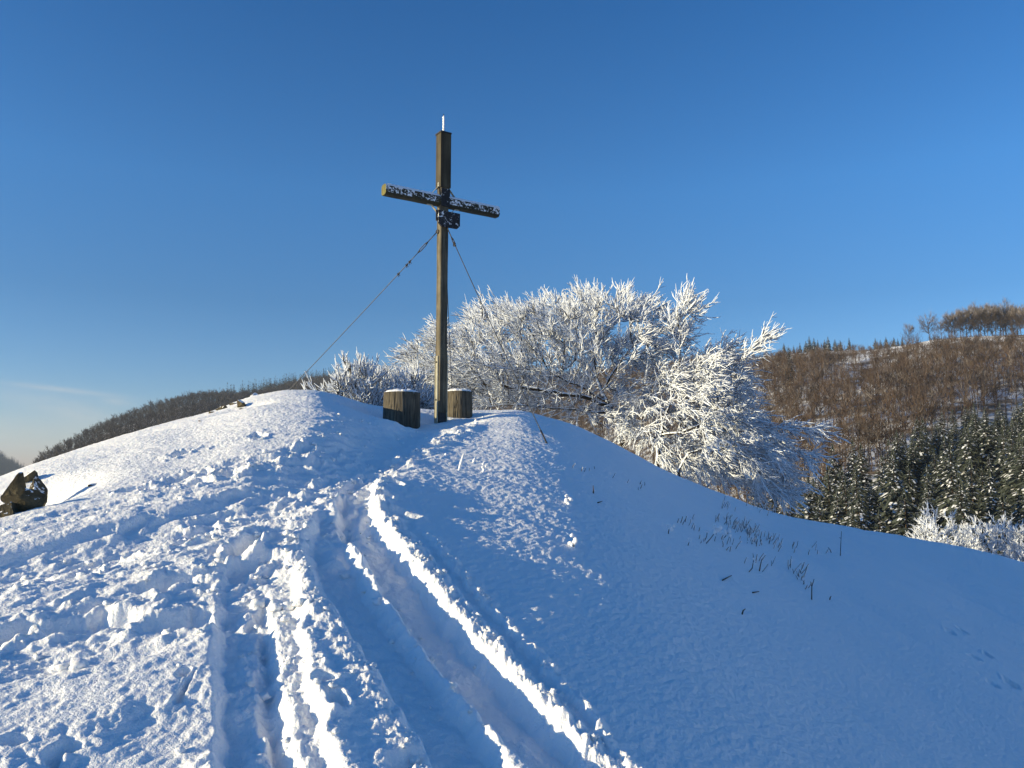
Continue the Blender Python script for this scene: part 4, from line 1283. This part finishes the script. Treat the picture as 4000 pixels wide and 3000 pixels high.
for a in (('frosted stalk with a small white head, left end of the stalk row', (2610, 2083), (2617, 2058), 0.035, 7), ('thin stalk carrying a few white crumbs in the stalk row', (2749, 2112), (2763, 2073), 0.022, 4),
          ('bent stalk with the largest bright frost head', (2753, 2121), (2803, 2066), 0.045, 10), ('short stalk with a broad frost head beside the largest one', (2822, 2103), (2843, 2081), 0.045, 11),
          ('leaning stalk with a frost tip, nearer than the stalk row', (2921, 2233), (2944, 2186), 0.026, 5), ('tiny bright frosted sprout in front of the stalk row', (2683, 2128), (2692, 2117), 0.02, 4),
          ('bright lone frost sprout on the open slope below the tree', (2214, 1970), (2221, 1950), 0.04, 9), ('bright forked frost sprout nearest on the open slope', (2238, 2140), (2236, 2120), 0.035, 10),
          ('tiny frost sprout beside a thin dark stalk', (2317, 1926), (2317, 1915), 0.015, 3)):
    stalk(*a)
stalk('curved stalk wholly coated in white rime, standing right of the path', (1790, 1832), (1812, 1772), 0.02, 0, True)
stalk('short white rimed stalk right of the curved one', (1845, 1806), (1857, 1788), 0.02, 0, True)
stalk('small rimed stump of a stalk at the edge of the sunlit snow', (1884, 1842), (1890, 1822), 0.03, 4, True)


def bare_stem(label, pts, twig=None):
    X, Y = hit(*pts[0]); z = gz(X, Y); o = np.array((X, Y, z)); P = [np.array((0, 0, -0.03))] + [at(a, b, Y) - o for a, b in pts[1:]]
    m = MB(); m.tube(P, [0.007] + [0.005] * (len(P) - 2) + [0.003], 6)
    if twig: m.tube([at(twig[0], twig[1], Y) - o, at(twig[2], twig[3], Y) - o], [0.004, 0.002], 5)
    e = m.build('dry_stem', M_STALK, None, True, (X, Y, z)); return tag(e, label, 'plant stem', 'dark stems sticking out of the snow')


bare_stem('tall upright dark stem standing alone on the right of the slope', [(3282, 2170), (3284, 2130), (3287, 2075)], (3285, 2102, 3278, 2100))
bare_stem('crooked dark stem low on the slope, forked near its top', [(3170, 2342), (3171, 2292), (3180, 2262)], (3171, 2292, 3166, 2272))
bare_stem('straight dark stem beside the leaning frosted stalk', [(2964, 2230), (2970, 2210), (2976, 2184)])
bare_stem('dark twig leaning back left of the tall upright stem', [(3250, 2160), (3243, 2148), (3234, 2138)])
bare_stem('thin dark stem at the upper left of the slope below the tree', [(2318, 1928), (2318, 1915), (2317, 1896)])
bare_stem('short dark stem low down the slope, by itself', [(2894, 2398), (2903, 2385), (2912, 2378)])
bare_stem('dark stem with a bent tip far down the right slope', [(3238, 2342), (3243, 2334), (3247, 2328)])
for lab, a, b in (('dark twig lying flat on the shaded slope, with a cross twig', (2822, 2268), (2858, 2260)), ('short dark twig lying flat below the stems', (2940, 2319), (2966, 2320)), ('dark twig lying beside a frost sprout near the tree', (2335, 1965), (2352, 1962))):
    X, Y = hit(*a); X2, Y2 = hit(*b); o = np.array((X, Y, gz(X, Y) + 0.006)); m = MB(); m.tube([(0, 0, 0), np.array((X2, Y2, gz(X2, Y2) + 0.012)) - o], [0.006, 0.003], 6)
    tag(m.build('fallen_twig', M_STALK, None, True, tuple(o)), lab, 'twig')


def dry_grass():
    parts, W = [], []
    reg = [((2800, 2030), (2950, 2080), 46, 26), ((2820, 1985), (3050, 1995), 20, 26), ((2870, 2070), (3010, 2110), 30, 24), ((2900, 2110), (2990, 2130), 12, 26), ((3015, 2128), (3220, 2165), 16, 26),
           ((2780, 2120), (2870, 2150), 12, 24), ((3070, 2215), (3130, 2250), 10, 34), ((2905, 2180), (3010, 2215), 8, 26), ((3110, 2260), (3170, 2300), 8, 18), ((2640, 2040), (2720, 2060), 8, 22), ((2700, 2090), (2740, 2110), 4, 12), ((2250, 1830), (2520, 1900), 12, 14)]
    for (x0, y0), (x1, y1), n, L in reg:
        for _ in range(n):
            t = gR.uniform(0, 1); px = x0 + (x1 - x0) * t + gR.normal(0, 8); py = y0 + (y1 - y0) * t + gR.normal(0, 12)
            X, Y = hit(px, py); z = gz(X, Y); l = L * gR.uniform(0.5, 1.25); dx = l * gR.normal(0.42, 0.22)
            q = at(px + dx, py, Y)[0], Y + gR.normal(0, 0.05), z + l / F * Y
            p = np.array((X, Y, z - 0.02)); q = np.array(q); mid = (p + q) / 2 + gR.normal(0, 0.006, 3)
            parts.append((np.stack((p, mid, q)), gR.uniform(0.0020, 0.0038)))
            if gR.random() < 0.85: W.append((np.stack((p * 0.7 + q * 0.3, mid, q)) + np.array((0.007, 0.003, 0.002)), 0.005))
    P = np.stack([a for a, _ in parts]); r = np.array([b for _, b in parts])
    v, q = prisms(P, r[:, None] * np.array((1.1, 1.0, 0.6)), 4); P2 = np.stack([a for a, _ in W]); r2 = np.array([b for _, b in W]); v2, q2 = prisms(P2, r2[:, None] * np.array((0.7, 1.0, 0.8)), 4)
    V, Q = merge([(v, q), (v2, q2)])
    tag(mesh_np('dry_grass', V, Q, [M_STALK, M_RIME], None, True, None, np.concatenate((np.zeros(len(q), int), np.ones(len(q2), int)))), 'short dry grass stems with rime, in patches on the shaded right slope', 'grass', None, 'stuff')


dry_grass()


def clods():
    V, Fc = ICO1; out = []; S = []
    for P, w, d, lu in _BND:
        for _ in range(int(len(P) * 1.6)):
            p = P[gR.integers(0, len(P))] + gR.normal(0, w * 0.75, 2); S.append((p, gR.uniform(0.006, 0.026) ** 1))
    for P, w, d, l, r, ro in _FUR:
        for _ in range(int(len(P) * 3)):
            i = gR.integers(0, len(P) - 1); e = P[i + 1] - P[i]; e = e / np.linalg.norm(e); sd = gR.choice((-1, 1)) * w * gR.uniform(0.9, 1.9)
            S.append((P[i] + np.array((e[1], -e[0])) * sd + gR.normal(0, 0.02, 2), gR.uniform(0.004, 0.017)))
    for a, b, s in ((1010, 2310, .035), (1125, 2335, .03), (1080, 2340, .03), (1475, 2315, .028), (1120, 2140, .016), (1030, 2640, .028), (255, 2610, .03), (310, 2605, .035), (1170, 2350, .025), (975, 2250, .015)):
        S.append((np.array(hit(a, b)), s))
    P = np.array([p for p, s in S]); z = height(P[:, 0], P[:, 1]); r = np.array([s for p, s in S])
    for i in range(len(S)):
        W = V * (1 + 0.22 * gR.normal(0, 1, (len(V), 1))) * np.array((1, gR.uniform(.7, 1.2), gR.uniform(.6, .9))) * r[i] + np.array((P[i, 0], P[i, 1], z[i] + r[i] * 0.35)); out.append((W, Fc))
    tag(mesh_np('snow_clods', *merge(out), M_SNOW, None, True), 'loose crumbs and clods of snow along the trodden path and furrows', 'snow', None, 'stuff')


clods()
# ------------------------------------------------------------------ winter haze in the valley
def haze():
    me = MB(); me.box(-3900, 3900, -3900, 3900, -175, 110)
    m = bpy.data.materials.new('haze'); m.use_nodes = True; nt = m.node_tree; nt.nodes.remove(nt.nodes['Principled BSDF'])
    v = nt.nodes.new('ShaderNodeVolumePrincipled'); v.inputs['Color'].default_value = (0.72, 0.84, 1.0, 1); v.inputs['Density'].default_value = 0.00013; v.inputs['Anisotropy'].default_value = 0.1
    nt.links.new(v.outputs[0], nt.nodes['Material Output'].inputs['Volume'])
    m.cycles.homogeneous_volume = True
    tag(me.build('haze', m), kind='stuff')


haze()
# ------------------------------------------------------------------ light, sky, camera
def make_world():
    w = bpy.data.worlds.new('World'); scn.world = w; w.use_nodes = True; nt = w.node_tree
    bg = nt.nodes['Background']
    sky = nt.nodes.new('ShaderNodeTexSky'); sky.sky_type = 'NISHITA'; sky.sun_disc = False
    sky.sun_elevation = SUN_E; sky.sun_rotation = math.atan2(SUN_DIR.x, SUN_DIR.y)
    sky.altitude = 700; sky.air_density = 1.0; sky.dust_density = 0.2; sky.ozone_density = 6.3
    tc = nt.nodes.new('ShaderNodeTexCoord'); sp = nt.nodes.new('ShaderNodeSeparateXYZ'); nt.links.new(tc.outputs['Generated'], sp.inputs[0])
    def M(op, a, b=0.0, c=0.0):
        n = nt.nodes.new('ShaderNodeMath'); n.operation = op
        for i, v in enumerate((a, b, c)):
            if hasattr(v, 'is_output'): nt.links.new(v, n.inputs[i])
            else: n.inputs[i].default_value = v
        return n.outputs[0]
    # winter air: whiter towards the horizon, deeper overhead (values are halves, doubled below)
    rp = nt.nodes.new('ShaderNodeValToRGB'); e = rp.color_ramp.elements
    stops = [(0.0, (0.80, 0.52, 0.44)), (0.05, (0.74, 0.51, 0.44)), (0.20, (0.50, 0.46, 0.42)), (0.33, (0.48, 0.55, 0.52)), (0.52, (0.30, 0.475, 0.50)), (0.75, (0.32, 0.50, 0.52))]
    while len(e) < len(stops): e.new(0.5)
    for i, (p, c) in enumerate(stops): e[i].position = p; e[i].color = (*c, 1)
    nt.links.new(sp.outputs[2], rp.inputs['Fac'])
    mx = nt.nodes.new('ShaderNodeMix'); mx.data_type = 'RGBA'; mx.blend_type = 'MULTIPLY'; mx.inputs[0].default_value = 1.0
    nt.links.new(sky.outputs['Color'], mx.inputs[6]); nt.links.new(rp.outputs['Color'], mx.inputs[7])
    sc = nt.nodes.new('ShaderNodeVectorMath'); sc.operation = 'SCALE'; sc.inputs['Scale'].default_value = 2.0; nt.links.new(mx.outputs[2], sc.inputs[0])
    # thin high cirrus, low over the left horizon
    az = M('ARCTAN2', sp.outputs[0], sp.outputs[1]); el = M('ARCSINE', sp.outputs[2])
    tot = None
    for (px, py), tilt_, lu, lv, amt in (((245, 1522), -0.085, 0.052, 0.0028, 0.3), ((300, 1615), -0.22, 0.055, 0.011, 0.22), ((455, 1568), -0.12, 0.014, 0.004, 0.25), ((120, 1545), -0.05, 0.09, 0.012, 0.10), ((150, 1675), 0.0, 0.16, 0.018, 0.16)):
        a0, s0 = azs(px, py); e0 = math.atan(s0)
        du, dv = M('SUBTRACT', az, a0), M('SUBTRACT', el, e0)
        u = M('DIVIDE', M('ADD', M('MULTIPLY', du, math.cos(tilt_)), M('MULTIPLY', dv, math.sin(tilt_))), lu)
        v = M('DIVIDE', M('SUBTRACT', M('MULTIPLY', dv, math.cos(tilt_)), M('MULTIPLY', du, math.sin(tilt_))), lv)
        cv = nt.nodes.new('ShaderNodeCombineXYZ'); nt.links.new(M('MULTIPLY', u, 2.2), cv.inputs[0]); nt.links.new(M('MULTIPLY', v, 1.1), cv.inputs[1]); cv.inputs[2].default_value = px * 0.01
        nz = nt.nodes.new('ShaderNodeTexNoise'); nz.inputs['Scale'].default_value = 1.6; nz.inputs['Detail'].default_value = 5; nt.links.new(cv.outputs[0], nz.inputs['Vector'])
        g = M('EXPONENT', M('MULTIPLY', M('ADD', M('MULTIPLY', u, u), M('MULTIPLY', v, v)), -1.0))
        k = M('MULTIPLY', M('MULTIPLY', g, M('ADD', 0.15, M('MULTIPLY', nz.outputs['Fac'], 1.4))), amt)
        tot = k if tot is None else M('ADD', tot, k)
    cm = nt.nodes.new('ShaderNodeMix'); cm.data_type = 'RGBA'; nt.links.new(M('MINIMUM', tot, 0.8), cm.inputs[0]); nt.links.new(sc.outputs[0], cm.inputs[6]); cm.inputs[7].default_value = (3.6, 3.5, 3.3, 1)
    nt.links.new(cm.outputs[2], bg.inputs['Color']); bg.inputs['Strength'].default_value = 0.126


make_world()
L = bpy.data.lights.new('sun', 'SUN'); L.energy = 5.0; L.angle = R_(0.5); L.color = (1.0, 0.85, 0.54)
sun = bpy.data.objects.new('sun', L); COL.objects.link(sun); sun.rotation_euler = (-SUN_DIR).to_track_quat('-Z', 'Y').to_euler()
sun.location = SUN_DIR * 60

cam = bpy.data.cameras.new('camera'); co = bpy.data.objects.new('camera', cam); COL.objects.link(co)
cam.sensor_width = 36.0; cam.lens = 36.0 * F / 4000; cam.clip_start = 0.05; cam.clip_end = 60000
co.location = (0, 0, 0); co.rotation_euler = (math.pi / 2 + PITCH, 0, 0)
scn.camera = co
vs = scn.view_settings; vs.view_transform = 'Standard'; vs.look = 'None'; vs.exposure = 0.62; vs.gamma = 1.0
